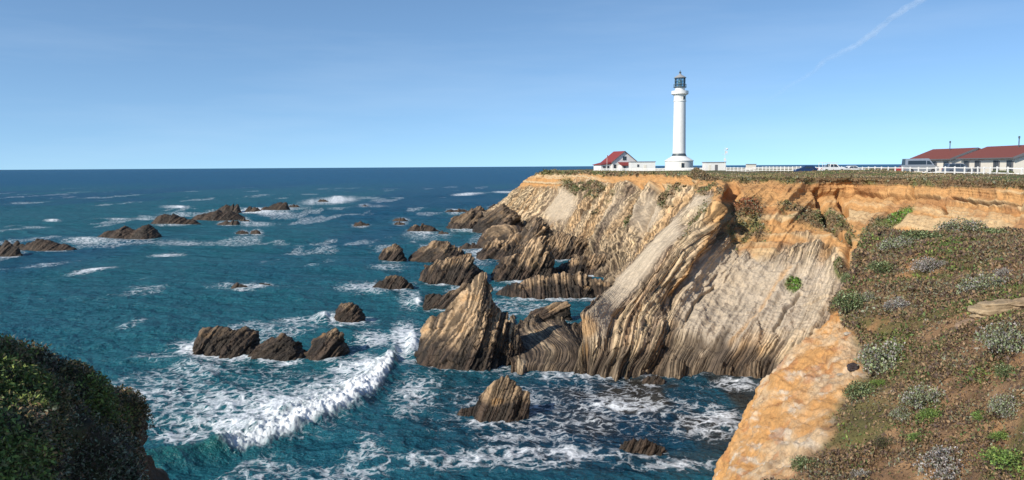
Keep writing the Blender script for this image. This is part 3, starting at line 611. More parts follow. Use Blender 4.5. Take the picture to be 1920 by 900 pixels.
rock('broad striped hump with a notched crest right of the steep brown rock', [(768, 480), (785, 468), (802, 461), (820, 452), (832, 451), (845, 456), (856, 463), (868, 470), (880, 480)], 489, 4.5, phi=40, s=25, dark=.45, group=G2, nn=(-.5, -.3, .8))
rock('tan striped rock with a pointed crest just above the tall leaning stack', [(790, 522), (798, 500), (812, 492), (830, 486), (850, 480), (864, 476), (878, 474), (886, 480), (892, 500), (902, 508), (906, 520)], 531, 5.0, phi=66, s=26, dark=.15, wetz=2.4, group=G2)
rock('low mottled rock ringed with foam above the single round rock', [(699, 536), (712, 527), (724, 519), (738, 516), (752, 518), (764, 526), (774, 536)], 543, 2.4, s=27, dark=.55, group=G2)
rock('blocky brown rock with slanting beds and surf breaking on its left', [(628, 598), (632, 580), (640, 569), (652, 565), (664, 567), (674, 576), (680, 592), (684, 602)], 609, 2.6, phi=55, s=28, dark=.6, group=G2, orange=.2)
rock('wide dark block with surf on its left shoulder, first of three in a row', [(366, 650), (372, 632), (384, 620), (396, 614), (420, 613), (446, 617), (466, 620), (478, 628), (484, 645), (488, 655)], 667, 3.4, phi=60, s=29, dark=.65, group='three rocks in a row in the surf', orange=.2)
rock('low rounded dark rock, middle of three in a row', [(470, 664), (486, 648), (505, 638), (525, 633), (548, 634), (562, 641), (572, 654), (576, 664)], 674, 2.9, phi=40, s=30, dark=.6, group='three rocks in a row in the surf', orange=.3)
rock('pointed brown rock with steep beds, last of three in a row', [(572, 662), (582, 648), (594, 636), (606, 624), (616, 618), (630, 619), (640, 630), (646, 646), (652, 662)], 672, 2.8, phi=58, s=31, dark=.45, group='three rocks in a row in the surf', orange=.3)
rock('small square dark rock left of the tall leaning stack, surf on its left', [(793, 570), (797, 553), (806, 549), (822, 550), (828, 556), (832, 572)], 577, 1.6, phi=50, s=32, dark=.75, group=G2)
rock('dark wedge leaning against the back of the tall stack', [(818, 575), (832, 552), (850, 542), (868, 534), (884, 532), (890, 560)], 580, 2.2, phi=48, s=33, dark=.6, group=G2)
# tall leaning sea stack
rock('tall leaning tan sea stack with fanned beds and a grass-tipped peak', [(776, 670), (782, 645), (792, 618), (806, 600), (830, 585), (848, 570), (866, 548), (884, 530), (896, 516), (904, 511), (912, 514), (920, 532), (926, 552), (934, 575), (950, 582), (962, 604), (972, 622), (985, 650), (1000, 672)], 691, 5.2,
     phi=60, sp=.40, amp=.15, s=40, wetz=2.0, name='sea_stack', cat='sea stack', p=1.25, bk=4, orange=.1, yaw=-.25, rel=.6)
rock('small cleft sea stack standing alone in the near water', [(856, 776), (866, 766), (880, 764), (892, 756), (902, 742), (914, 730), (928, 717), (942, 708), (952, 706), (962, 710), (968, 722), (974, 734), (984, 733), (991, 738), (990, 752), (988, 780)], 797, 2.3,
     phi=62, sp=.30, amp=.11, s=41, wetz=1.1, dark=.3, name='sea_stack', cat='sea stack', p=1.1, orange=.35, yaw=-.2, rel=.6)
rock('low dark boulder awash at the bottom of the picture', [(1160, 838), (1172, 828), (1190, 825), (1215, 826), (1238, 832), (1250, 844)], 856, .9, s=42, dark=.9, group=G2, sp=.25, amp=.06)
rock('thin dark ledge barely above the water under the cliff foot', [(1204, 712), (1216, 706), (1232, 706), (1246, 712)], 719, .6, s=43, dark=.95, group=G2, sp=.25, amp=.05)
rock('long ribbed rock ledge reaching out of the inlet', [(932, 548), (950, 536), (975, 527), (1000, 520), (1030, 516), (1060, 512), (1085, 511), (1098, 518), (1112, 524), (1140, 530), (1165, 540)], 561, 4.2, phi=70, sp=.7, amp=.2, s=44, dark=.2, wetz=1.7, group='ledges in the inlet', nn=(.95, -.2, .25))
rock('orange-brown knob in front of the long ribbed ledge', [(1066, 550), (1074, 538), (1086, 531), (1098, 533), (1108, 544), (1112, 552)], 559, 1.6, phi=60, s=45, dark=.2, wetz=1.0, group='ledges in the inlet', orange=.3)
rock('slanted dark wedge of rock between the stack and the slab', [(985, 596), (1002, 585), (1020, 577), (1040, 571), (1060, 567), (1068, 572), (1072, 590)], 604, 1.8, phi=25, s=46, dark=.4, wetz=1.2, group='ledges in the inlet')
rock('ridged rock with a pale pointed spire, farther of the two spired rocks', [(893, 470), (906, 456), (930, 448), (955, 446), (975, 436), (992, 420), (1003, 406), (1012, 403), (1022, 416), (1034, 432), (1046, 448), (1050, 470)], 489, 9, phi=60, sp=.7, amp=.28, s=47, wetz=2.4, name='sea_stack', cat='sea stack', group='spired rocks off the far cliff', p=1.3)
rock('ridged rock with a blunt pale spire, nearer of the two spired rocks', [(925, 505), (938, 490), (960, 480), (985, 466), (1003, 450), (1012, 443), (1022, 446), (1030, 462), (1036, 482), (1044, 505)], 525, 6.5, phi=62, sp=.6, amp=.25, s=48, wetz=2.6, name='sea_stack', cat='sea stack', group='spired rocks off the far cliff', p=1.3)
rock('low ribbed rock right of the blunt spired rock', [(1036, 508), (1052, 494), (1075, 486), (1100, 483), (1125, 480), (1142, 484), (1158, 500)], 518, 5, phi=66, sp=.6, amp=.2, s=49, dark=.3, group='ledges in the inlet')
rock('brown shelf joining the spired rocks to the cliff', [(1010, 452), (1030, 440), (1060, 438), (1090, 448), (1110, 462), (1120, 476)], 486, 5, s=50, dark=.2, group='ledges in the inlet', wetz=2)
rock('large dark hump at the very point of the headland', [(885, 420), (898, 408), (912, 397), (930, 386), (944, 381), (958, 390), (970, 405), (985, 420)], 436, 8, s=51, dark=.5, phi=40, sp=1., amp=.3, group=G2, wetz=3)
rock('dark jagged rock seaward of the headland point', [(838, 418), (850, 408), (868, 401), (884, 396), (900, 399), (912, 410), (918, 420)], 430, 7, s=52, dark=.65, sp=1., amp=.3, group=G2)
low('dark rock beyond the jagged rock off the headland point', 868, 925, 384, 402, .5, s=53, dark=.7, group=G2)
low('thin dark rock farthest out off the headland point', 915, 955, 377, 390, .5, s=54, dark=.7, group=G2)
low('small dark rock in foam left of the jagged headland rock', 832, 878, 389, 399, .6, s=55, dark=.8, group=G2)
rock('striped brown shelf below the headland point hump', [(895, 452), (908, 440), (925, 428), (950, 424), (975, 424), (1000, 432), (1020, 448)], 466, 7, s=56, dark=.35, phi=35, sp=.8, amp=.25, group=G2, wetz=2.5, nn=(-.4, -.5, .76))
low('dark rock low in the water left of the spired rocks', 855, 905, 452, 470, .6, s=57, dark=.8, group=G2)

# ------------------------------------------------------------------ sea
nC, nRr = 1500, 900
pxs = np.linspace(-420, 2340, nC)
pys = np.concatenate([np.linspace(1400, 1000, 60)[:-1], np.linspace(1000, 420, 560)[:-1], np.linspace(420, 340, 110)[:-1], 312 + 28 * np.linspace(1, 0, 175)[:-2] ** 1.6 + .0])
dist = 18.5 / np.tan(PITCH + np.arctan((np.maximum(pys, 312.6) - 450) / FPX))
dist = np.concatenate([dist, [60000.]])
nRr = len(dist)
dx = (pxs - 960) / FPX
X = dist[:, None] * dx[None, :]; Y = np.broadcast_to(dist[:, None], X.shape).copy(); Z = np.zeros_like(X)
P = np.stack([X, Y, Z], -1); px, py = proj(P)
step = np.gradient(dist)[:, None]; step = np.abs(step)
def wave(lx, ang, amp, s, sharp=1.0):
    c_, s_ = math.cos(R(ang)), math.sin(R(ang)); q = X * c_ + Y * s_
    ph = q / lx + 1.3 * fbm(X / (lx * 4), Y / (lx * 4), None, 2, s) * 2
    env_ = .25 + .9 * vn(X / (lx * 2.5), Y / (lx * 2.5), s=s + 5)
    w_ = (1 - np.abs(np.sin(np.pi * ph))) ** 1.5 * 1.0 - .36
    return w_ * amp * env_ * (1 - ss(.18, .5, step / lx))
calm = 1 - .75 * blob(px, py, 1250, 800, 520, 180, 0, .7) ; calm = calm * (1 - .6 * blob(px, py, 1050, 560, 150, 70))
Z = calm * (wave(26, 72, 1.0, 501) + wave(15, 60, .42, 505) + wave(9, 85, .28, 509)) + wave(4.5, 50, .17, 513) + wave(2.6, 95, .11, 517) + wave(1.5, 40, .07, 521)
Z += (fbm(X / 1.3, Y / 2, None, 4, 525, g=.6) - .5) * .35 * (1 - ss(.3, 1.2, step))
# the breaking wave
wp = np.array([(742, 650), (728, 690), (700, 722), (655, 755), (600, 782), (540, 806), (480, 826), (420, 842), (398, 850)], float)
best = np.full(px.shape, 1e9); along = np.zeros(px.shape); side = np.zeros(px.shape)
for i, (a, c_) in enumerate(zip(wp[:-1], wp[1:])):
    ab = c_ - a; t = np.clip(((px - a[0]) * ab[0] + (py - a[1]) * ab[1]) / (ab @ ab), 0, 1)
    ddx, ddy = px - a[0] - t * ab[0], py - a[1] - t * ab[1]; d_ = np.hypot(ddx, ddy); m = d_ < best
    best = np.where(m, d_, best); along = np.where(m, i + t, along); side = np.where(m, np.sign(ab[0] * ddy - ab[1] * ddx), side)
sd_ = best * side * -1        # positive towards the shore / camera
wd = np.interp(along, [0, 1, 3, 5, 7, 8], [8, 22, 33, 32, 26, 12])
hump = np.where(sd_ > 0, np.exp(-(sd_ / (wd * .62)) ** 2), np.exp(-(sd_ / (wd * 1.1)) ** 2))
brk = hump * np.interp(along, [0, .6, 2, 6, 8], [.25, .8, 1, .8, .3])
wx_ = (fbm(X / .6, Y / .6, None, 3, 531) - .5) * 1.2; w1, w2, cid = worley(X / .9 + wx_, Y / 1.6 + wx_, None, 530); w3, w4, _ = worley(X / .35 + wx_, Y / .6 - wx_, None, 535)
Z += brk * (.75 + .3 * (.6 - w1) + .16 * (.5 - w3) + (fbm(X / .9, Y / 1.2, None, 5, 539, g=.72) - .5) * 1.5)
swl = np.exp(-(((py - (868 - (px - 300) * .25)) / 16) ** 2)) * ss(180, 260, px) * (1 - ss(395, 470, px))
Z += swl * .9
Z *= (1 - ss(3000, 9000, Y))
# foam mask
foam = np.zeros(px.shape)
def addf(cx, cy, rx, ry, st, ang=0): 
    global foam
    foam = np.maximum(foam, st * blob(px, py, cx, cy, rx, ry, ang, .85))
for f in [(480, 760, 330, 120, .62, -8), (1080, 770, 420, 120, .50, 0), (300, 742, 150, 30, .72, 0), (340, 812, 110, 22, .68, 0), (620, 376, 85, 11, .9, -4), (480, 395, 150, 9, .85, -3), (520, 400, 60, 8, .8, 0),
          (350, 402, 90, 7, .6, 0), (330, 388, 45, 6, .8, 0), (98, 413, 26, 3, .7, 0), (60, 425, 60, 4, .5, 0), (240, 410, 110, 5, .6, 0), (70, 498, 110, 6, .7, -8), (170, 508, 80, 5, .75, -8), (310, 476, 55, 6, .85, -3),
          (330, 455, 130, 12, .6, 0), (190, 450, 140, 12, .66, 0), (470, 420, 90, 8, .6, 0), (460, 536, 110, 14, .7, 0), (700, 538, 110, 22, .78, 0), (640, 600, 90, 26, .82, 0), (560, 602, 80, 14, .65, 0), (370, 652, 80, 26, .82, 0), (290, 665, 70, 14, .65, 0),
          (762, 640, 50, 60, .85, 0), (700, 640, 70, 26, .7, 0), (880, 364, 50, 4, .85, -4), (945, 360, 35, 3, .8, 0), (700, 386, 60, 4, .6, 0), (900, 470, 40, 50, .72, 0), (820, 470, 60, 30, .6, 0), (960, 540, 60, 10, .7, 0), (860, 545, 40, 20, .8, 0), (1010, 580, 90, 26, .55, 0),
          (800, 440, 80, 14, .6, 0), (770, 560, 40, 26, .8, 0), (730, 500, 60, 12, .6, 0), (1000, 585, 60, 8, .6, 0), (1100, 700, 320, 16, .66, 0), (1380, 720, 80, 22, .66, 0), (650, 690, 80, 30, .7, 0), (460, 690, 180, 20, .55, 0), (960, 820, 120, 20, .6, 0), (850, 620, 60, 20, .3, 0), (130, 560, 200, 4, .35, 0),
          (1330, 790, 110, 50, .75, 0), (1180, 760, 200, 30, .72, 0), (1050, 850, 240, 26, .72, 0), (1250, 870, 160, 24, .7, 0), (860, 860, 200, 30, .6, 0), (1000, 870, 160, 20, .55, 0), (780, 740, 90, 60, .64, -30)]: addf(*f)
for (x0, x1, bs, _y) in ROCKS:
    hw = (x1 - x0) / 2 + 10; hh = max(6, min(16, (bs - 312) * .045))
    foam = np.maximum(foam, (.72 + .1 * math.sin(bs)) * blob(px, py, (x0 + x1) / 2, bs - hh * .3, hw * 1.05, hh * 1.1, 0, .7))
back_f = ss(-150, -20, sd_) * (sd_ < 0) * ss(.2, 1, along) * (1 - ss(7, 8, along)); foam = np.maximum(foam, back_f * .82)
fz_ = np.maximum(1, Y / 220)
foam = foam * (.45 + 1.0 * fbm(X / 4 / fz_, Y / 10 / fz_, None, 5, 540, g=.7))
foam = np.maximum(foam, .52 * (ss(.62, .72, fbm(X / 14, Y / 40, None, 4, 545))) * (1 - ss(400, 1500, Y)))
solid = ss(.38, .95, brk + .5 * (fbm(X / 1.2, Y / 2, None, 5, 548, g=.65) - .5)); 
splash = [(612, 598, 30, 12, 1.6), (385, 640, 22, 10, 1.2), (634, 370, 20, 3.5, 1.2), (520, 389, 30, 2.5, .5), (335, 388, 18, 2, .8), (783, 566, 16, 10, 1.3), (776, 648, 14, 26, 1.2), (880, 364, 30, 3, .8), (98, 413, 18, 2.5, .8)]
fs_ = np.maximum(1, Y / 90)
for cx, cy, rx, ry, hgt in splash:
    m = blob(px, py, cx, cy, rx, ry, 0, .9); foam = np.maximum(foam, m * .85); solid = np.maximum(solid, ss(.62, 1.05, m * (.3 + 1.3 * fbm(X / 1.1 / fs_, Y / 2.6 / fs_, None, 5, 553, g=.7))) * .85)
    Z += m * hgt * .5 * (.2 + 1.3 * fbm(X / (.6 + hgt * .3) / fs_, Y / (.6 + hgt * .3) / fs_, None, 4, 551, g=.65))
P[..., 2] = Z
# colour of the water itself: deep blue outside, green-teal over the shelf, brown over kelp by the cliff foot
q = fbm(X / 60, Y / 160, None, 4, 560)
wc = mix(np.array([.009, .070, .122]), np.array([.013, .098, .122]), ss(.35, .65, q)); wc = mix(wc, np.array([.005, .080, .165]), ss(250, 1300, Y) * .9)
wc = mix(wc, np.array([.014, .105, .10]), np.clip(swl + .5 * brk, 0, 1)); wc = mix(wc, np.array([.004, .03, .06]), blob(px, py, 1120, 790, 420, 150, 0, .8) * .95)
kelp = ss(.42, .6, fbm(X / 5, Y / 7, None, 4, 565)); wc = mix(wc, np.array([.035, .028, .018]), kelp * np.clip(blob(px, py, 1280, 760, 280, 130, 0, .8) + .7 * blob(px, py, 1000, 720, 240, 25, 0, .8), 0, 1) * .9)
M_sea = bpy.data.materials.new('sea_water'); M_sea.use_nodes = True; t = M_sea.node_tree; b_ = t.nodes['Principled BSDF']; out = t.nodes['Material Output']
at_ = N(t, 'ShaderNodeAttribute', attribute_name='Col'); af = N(t, 'ShaderNodeAttribute', attribute_name='foam'); aso = N(t, 'ShaderNodeAttribute', attribute_name='solid'); ge = N(t, 'ShaderNodeNewGeometry')
t.links.new(at_.outputs['Color'], b_.inputs['Base Color']); b_.inputs['Roughness'].default_value = .22; b_.inputs['IOR'].default_value = 1.33; b_.inputs['Specular IOR Level'].default_value = .24
mp = N(t, 'ShaderNodeMapping'); mp.inputs['Scale'].default_value = (.8, 1.0, 1.0); t.links.new(ge.outputs['Position'], mp.inputs[0])
n1 = N(t, 'ShaderNodeTexNoise', i_Scale=1.6, i_Detail=7.0, i_Roughness=.62); t.links.new(mp.outputs[0], n1.inputs['Vector'])
n1b = N(t, 'ShaderNodeTexNoise', i_Scale=.22, i_Detail=6.0, i_Roughness=.6); t.links.new(mp.outputs[0], n1b.inputs['Vector'])
bp0 = N(t, 'ShaderNodeBump', i_Strength=1.0, i_Distance=2.6); t.links.new(n1b.outputs[0], bp0.inputs['Height'])
bp = N(t, 'ShaderNodeBump', i_Strength=.9, i_Distance=.32); t.links.new(n1.outputs[0], bp.inputs['Height']); t.links.new(bp0.outputs[0], bp.inputs['Normal']); t.links.new(bp.outputs[0], b_.inputs['Normal'])
# lace of foam: thin cell walls of a warped pattern, opening up as the mask falls
nw = N(t, 'ShaderNodeTexNoise', i_Scale=.55, i_Detail=5.0, i_Roughness=.6); t.links.new(ge.outputs['Position'], nw.inputs['Vector'])
wv = N(t, 'ShaderNodeVectorMath', operation='SCALE'); wv.inputs['Scale'].default_value = 2.6; t.links.new(nw.outputs['Color'], wv.inputs[0])
wa = N(t, 'ShaderNodeVectorMath', operation='ADD'); t.links.new(ge.outputs['Position'], wa.inputs[0]); t.links.new(wv.outputs[0], wa.inputs[1])
flat = N(t, 'ShaderNodeMapping'); flat.inputs['Scale'].default_value = (.62, .7, 0); t.links.new(wa.outputs[0], flat.inputs[0])
def lace(scale):
    vo = N(t, 'ShaderNodeTexVoronoi', feature='DISTANCE_TO_EDGE'); vo.inputs['Scale'].default_value = scale; t.links.new(flat.outputs[0], vo.inputs['Vector'])
    r_ = N(t, 'ShaderNodeMapRange'); r_.inputs[1].default_value = 0; r_.inputs[2].default_value = .28; r_.inputs[3].default_value = 1; r_.inputs[4].default_value = 0; t.links.new(vo.outputs['Distance'], r_.inputs[0]); return r_
la, lb = lace(1.3), lace(3.6)
nn_ = N(t, 'ShaderNodeTexNoise', i_Scale=1.3, i_Detail=9.0, i_Roughness=.78); t.links.new(flat.outputs[0], nn_.inputs['Vector'])
def M(op, a, b, clamp=False):
    m = N(t, 'ShaderNodeMath', operation=op); m.use_clamp = clamp
    for i, v in enumerate((a, b)):
        if isinstance(v, (int, float)): m.inputs[i].default_value = v
        else: t.links.new(v, m.inputs[i])
    return m.outputs[0]
pat = M('ADD', M('ADD', M('MULTIPLY', la.outputs[0], .34), M('MULTIPLY', lb.outputs[0], .22)), M('MULTIPLY', nn_.outputs[0], .75))
thr = M('SUBTRACT', 1.20, M('MULTIPLY', af.outputs['Fac'], .86))
fm = N(t, 'ShaderNodeMapRange'); fm.inputs[1].default_value = -.10; fm.inputs[2].default_value = .34; fm.inputs[3].default_value = 0; fm.inputs[4].default_value = 1; t.links.new(M('SUBTRACT', pat, thr), fm.inputs[0])
fmask = M('MAXIMUM', M('MULTIPLY', fm.outputs[0], .92), aso.outputs['Fac'], True)
fd = N(t, 'ShaderNodeBsdfPrincipled'); fd.inputs['Base Color'].default_value = (.80, .82, .83, 1); fd.inputs['Roughness'].default_value = .85; fd.inputs['Specular IOR Level'].default_value = .1
bf = N(t, 'ShaderNodeBump', i_Strength=.7, i_Distance=.12); nf_ = N(t, 'ShaderNodeTexNoise', i_Scale=3.5, i_Detail=8.0, i_Roughness=.7); t.links.new(ge.outputs['Position'], nf_.inputs['Vector']); t.links.new(nf_.outputs[0], bf.inputs['Height']); t.links.new(bf.outputs[0], fd.inputs['Normal'])
b_.inputs['Specular IOR Level'].default_value = 0
fr = N(t, 'ShaderNodeFresnel', i_IOR=1.33); t.links.new(bp.outputs[0], fr.inputs['Normal']); gl = N(t, 'ShaderNodeBsdfGlossy', i_Roughness=.16); t.links.new(bp.outputs[0], gl.inputs['Normal'])
wm = N(t, 'ShaderNodeMixShader'); t.links.new(M('MINIMUM', M('MULTIPLY', fr.outputs[0], 1.0), .24), wm.inputs[0]); t.links.new(b_.outputs[0], wm.inputs[1]); t.links.new(gl.outputs[0], wm.inputs[2])
mxs = N(t, 'ShaderNodeMixShader'); t.links.new(fmask, mxs.inputs[0]); t.links.new(wm.outputs[0], mxs.inputs[1]); t.links.new(fd.outputs[0], mxs.inputs[2]); t.links.new(mxs.outputs[0], out.inputs['Surface'])
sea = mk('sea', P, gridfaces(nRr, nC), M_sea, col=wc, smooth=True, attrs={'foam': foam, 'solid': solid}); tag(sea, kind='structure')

# ------------------------------------------------------------------ plants
def leaves(centers, normal, size, cols, lean=.6, asp=.5, r=rng):
    """one bent leaf blade (two triangles' worth of quad) per centre"""
    n = len(centers); d = r.normal(size=(n, 3)); d /= np.linalg.norm(d, axis=1, keepdims=True)
    u = normal * lean + d * (1 - lean * .5); u /= np.linalg.norm(u, axis=1, keepdims=True)
    e = r.normal(size=(n, 3)); v = np.cross(u, e); v /= np.maximum(np.linalg.norm(v, axis=1, keepdims=True), 1e-6)
    s = np.asarray(size).reshape(-1, 1) * (0.6 + .8 * r.random((n, 1)))
    V = np.stack([centers - u * s * .1, centers + u * s * .5 + v * s * asp * .5, centers + u * s, centers + u * s * .5 - v * s * asp * .5], 1)
    F = np.arange(n * 4).reshape(n, 4); return V.reshape(-1, 3), F, np.repeat(cols, 4, axis=0)
def pal(names, n, r=rng, p=None):
    P_ = np.array(names, float); i = r.choice(len(P_), n, p=p); return P_[i] * (.85 + .7 * r.random((n, 1)))
G_OLIVE = (.11, .098, .04); G_GREEN = (.075, .11, .035); G_BRIGHT = (.15, .19, .045); G_SILVER = (.215, .255, .13); G_LAV = (.27, .24, .22); G_DRY = (.20, .13, .07); G_DEAD = (.09, .06, .045); G_DARK = (.035, .045, .02); G_RED = (.17, .07, .04); G_GREY = (.16, .165, .11)
def sample(S, n, weight):
    P, nn = S[0], S[1]; a = np.linalg.norm(np.cross(np.diff(P, axis=0)[:, :-1], np.diff(P, axis=1)[:-1]), axis=-1)
    w_ = (a * weight[:-1, :-1]).ravel(); w_ = w_ / w_.sum(); k = rng.choice(len(w_), n, p=w_); i, j = np.divmod(k, P.shape[1] - 1)
    fu, fv = rng.random((n, 1)), rng.random((n, 1)); q = P[i, j] + (P[i + 1, j] - P[i, j]) * fu + (P[i, j + 1] - P[i, j]) * fv
    return q, nn[i, j], i, j
UPV = np.array([0, 0, 1.0])

# low mat of plants over the near bluff
P_, N_, vg, moss_, px_, py_, bare_ = SURF_BLUFF
N_ = N_ * np.sign(N_[..., 2:3])
vis = (px_ > 1300) & (px_ < 2060) & (py_ > 380) & (py_ < 960)
Xb, Yb = P_[..., 0], P_[..., 1]; dd_ = np.linalg.norm(P_ - EYE, axis=-1)
clump = ss(.42, .62, fbm(Xb / .8, Yb / 1.8, P_[..., 2] / .8, 4, 601, g=.6)); typ = fbm(Xb / 1.6, Yb / 3.4, P_[..., 2] / 1.6, 4, 611)
wgt = vis * (vg > .6) * (.2 + clump) * (1 - .85 * bare_) / dd_ ** 1.1
q, nn_s, i, j = sample(SURF_BLUFF, 200000, wgt)
tq = typ[i, j]; cq = clump[i, j]; dq = dd_[i, j]
n_ = len(q); r0 = rng.random(n_)
cols = np.where((tq > .59)[:, None], pal([G_BRIGHT, G_GREEN, G_OLIVE], n_), np.where((tq > .51)[:, None], pal([G_OLIVE, G_GREEN, G_DRY], n_), np.where((tq > .42)[:, None], pal([G_DRY, G_DEAD, G_OLIVE], n_), pal([G_OLIVE, G_DRY, (.15, .14, .07), G_GREY, G_DEAD], n_))))
cols = np.where((r0 < .4)[:, None], pal([G_DEAD, G_DRY], n_), cols)
hgt = rng.random(n_)[:, None] * (.03 + .11 * cq[:, None])
V, F, c = leaves(q + UPV * hgt, UPV * .8 + nn_s * .4, np.clip(.0035 * dq, .05, .2) * (.55 + .5 * rng.random(n_)), cols, .35, .6)
tag(mk('ground_cover', V, F, M_leaf, col=c), 'mixed low green, brown and grey plants matting the near bluff', 'ground cover', kind='stuff')

# scrub on the plateau rim and in patches on the cliff faces
Vs, Fs, Cs = [], [], []; off = 0
def push(t3):
    global off
    V, F, c = t3; Vs.append(V); Fs.append(F + off); Cs.append(c); off += len(V)
for S, nL, sz in ((SURF_NEAR, 42000, .26), (SURF_FAR, 16000, .5)):
    P0, n0, vp, vc, a_, b__ = S; n0 = n0 * np.where(n0[..., 1:2] > 0, -1, 1)
    q, nn_s, i, j = sample(S, nL, np.clip(vp, 0, 1) ** 2 * ((a_ < 1990) & (a_ > 950)) / np.linalg.norm(P0 - EYE, axis=-1) ** 1.0)
    cc = vc[i, j] * (.6 + 1.1 * rng.random((nL, 1))); g = rng.random(nL) < .3; cc[g] = pal([G_DRY, G_GREY, G_OLIVE], g.sum())
    push(leaves(q + nn_s * .05 + UPV * rng.random((nL, 1)) * sz * .5, UPV * .7 + nn_s * .5, sz * (.4 + .8 * rng.random(nL)), cc, .4, .6))
# rim scrub
ri = rng.integers(0, 900, 90000); rj = (rng.random(90000) ** 1.7 * 90).astype(int)
q = Pp[ri, rj]; a_, b__ = proj(q); k_ = (a_ > 1025) & (a_ < 1990) & (q[:, 1] < 330); q = q[k_]
cl_ = fbm(q[:, 0] / 2.5, q[:, 1] / 2.5, None, 3, 620); k_ = cl_ > .42; q = q[k_]; cl_ = cl_[k_]; n_ = len(q)
dq = np.linalg.norm(q - EYE, axis=1); cc = np.where((fbm(q[:, 0] / 9, q[:, 1] / 9, None, 2, 625) > .5)[:, None], pal([G_OLIVE, G_DRY, G_GREEN, G_OLIVE], n_), pal([G_DRY, (.26, .19, .11), G_OLIVE, G_GREY, G_DEAD], n_))
push(leaves(q + UPV * rng.random((n_, 1)) * .25 * ss(.42, .6, cl_)[:, None], np.tile(UPV, (n_, 1)), (.0011 * dq), cc * 1.5, .5, .6))
tag(mk('scrub', np.concatenate(Vs), np.concatenate(Fs), M_leaf, col=np.concatenate(Cs)), 'olive and brown scrub along the plateau rim and in patches on the cliffs', 'scrub', kind='stuff')

# plants on the dark knoll at the left
P_, N_, px_, py_ = SURF_KNOLL; N_ = N_ * np.sign(N_[..., 2:3]); 
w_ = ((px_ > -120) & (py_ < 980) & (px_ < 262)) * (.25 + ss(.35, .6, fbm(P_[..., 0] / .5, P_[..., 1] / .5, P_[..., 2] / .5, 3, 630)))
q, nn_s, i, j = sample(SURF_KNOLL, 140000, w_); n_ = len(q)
tq = fbm(q[:, 0] / .7, q[:, 1] / .7, q[:, 2] / .7, 3, 633) + .14 * (px_[i, j] < 70) - .06 * (px_[i, j] > 130)  # sunlit left and shaded right of the knoll put into the leaf colours
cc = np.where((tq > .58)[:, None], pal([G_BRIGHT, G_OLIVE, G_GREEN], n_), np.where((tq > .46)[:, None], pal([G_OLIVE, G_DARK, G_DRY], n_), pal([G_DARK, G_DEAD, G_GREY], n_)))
push_h = rng.random((n_, 1)) ** 2
V, F, c = leaves(q + nn_s * push_h * .13, nn_s, .018 + .035 * rng.random(n_), cc, .45, .5)
m_ = rng.random(n_) < .035; k2 = m_.sum(); st0 = q[m_]; 
V2, F2, c2 = leaves(st0, nn_s[m_] * .6 + UPV * .7, .07 + .12 * rng.random(k2) ** 2, pal([G_DRY, G_DEAD, G_LAV, G_DEAD], k2), .8, .035)
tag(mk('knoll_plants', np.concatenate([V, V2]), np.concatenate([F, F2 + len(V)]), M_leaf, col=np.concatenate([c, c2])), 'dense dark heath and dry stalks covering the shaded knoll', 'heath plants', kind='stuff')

# shrubs that stand out one by one
M_stem = mat_paint('dry_twigs', (.12, .085, .06), .9, noise=.3, scale=20)
def shrub_proto(seed, pals, n=1500, leaf=.085, p=None, twig=.0):
    r = np.random.default_rng(seed); lob = r.normal(size=(16, 3)); lob[:, 2] = np.abs(lob[:, 2]); lob /= np.linalg.norm(lob, axis=1, keepdims=True)
    lc = lob * [.62, .62, .36]; lr = .28 + .16 * r.random(16)
    k = r.integers(0, 16, n); d = r.normal(size=(n, 3)); d[:, 2] = np.abs(d[:, 2]) - .15; d /= np.linalg.norm(d, axis=1, keepdims=True)
    c = lc[k] + d * (lr[k] * (.65 + .4 * r.random(n)))[:, None]; c[:, 2] = np.maximum(c[:, 2], .02)
    cols = pal(pals, n, r, p) * (.75 + .5 * r.random(16))[k][:, None]
    V, F, cc = leaves(c, d, np.full(n, leaf), cols, .5, .55, r)
    root = empty('shrub', (0, 0, 0)); mk('foliage', V, F, M_leaf, root, col=cc)
    s = MB()
    for q_ in range(14): s.tube((0, 0, -.1), tuple(lc[q_] * 1.05), .018, .006, 5)
    s.build('stem', M_stem, root); return root
protos = {'silver': shrub_proto(1, [G_SILVER, G_GREY, G_OLIVE, G_LAV], 2600, .07), 'green': shrub_proto(2, [G_GREEN, G_OLIVE, G_DARK, G_SILVER], 2400, .08),
          'lav': shrub_proto(3, [G_LAV, (.32, .29, .28), G_GREY, G_DEAD], 2300, .07), 'bright': shrub_proto(4, [G_BRIGHT, (.11, .18, .04), G_GREEN], 1700, .10), 'dark': shrub_proto(5, [G_DARK, G_DEAD, G_OLIVE], 2200, .08)}
used = set()
def ground_at(px, py, S=SURF_BLUFF):
    P0 = S[0]; a, b2 = (S[4], S[5]) if len(S) > 5 else (S[2], S[3])
    d = (a - px) ** 2 + (b2 - py) ** 2 + (np.linalg.norm(P0 - EYE, axis=-1)) * .02; k = np.argmin(d); return P0.reshape(-1, 3)[k]
def dup_tree(o):
    c = o.copy(); C.objects.link(c)
    for ch in o.children:
        d = ch.copy(); C.objects.link(d); d.parent = c
    return c
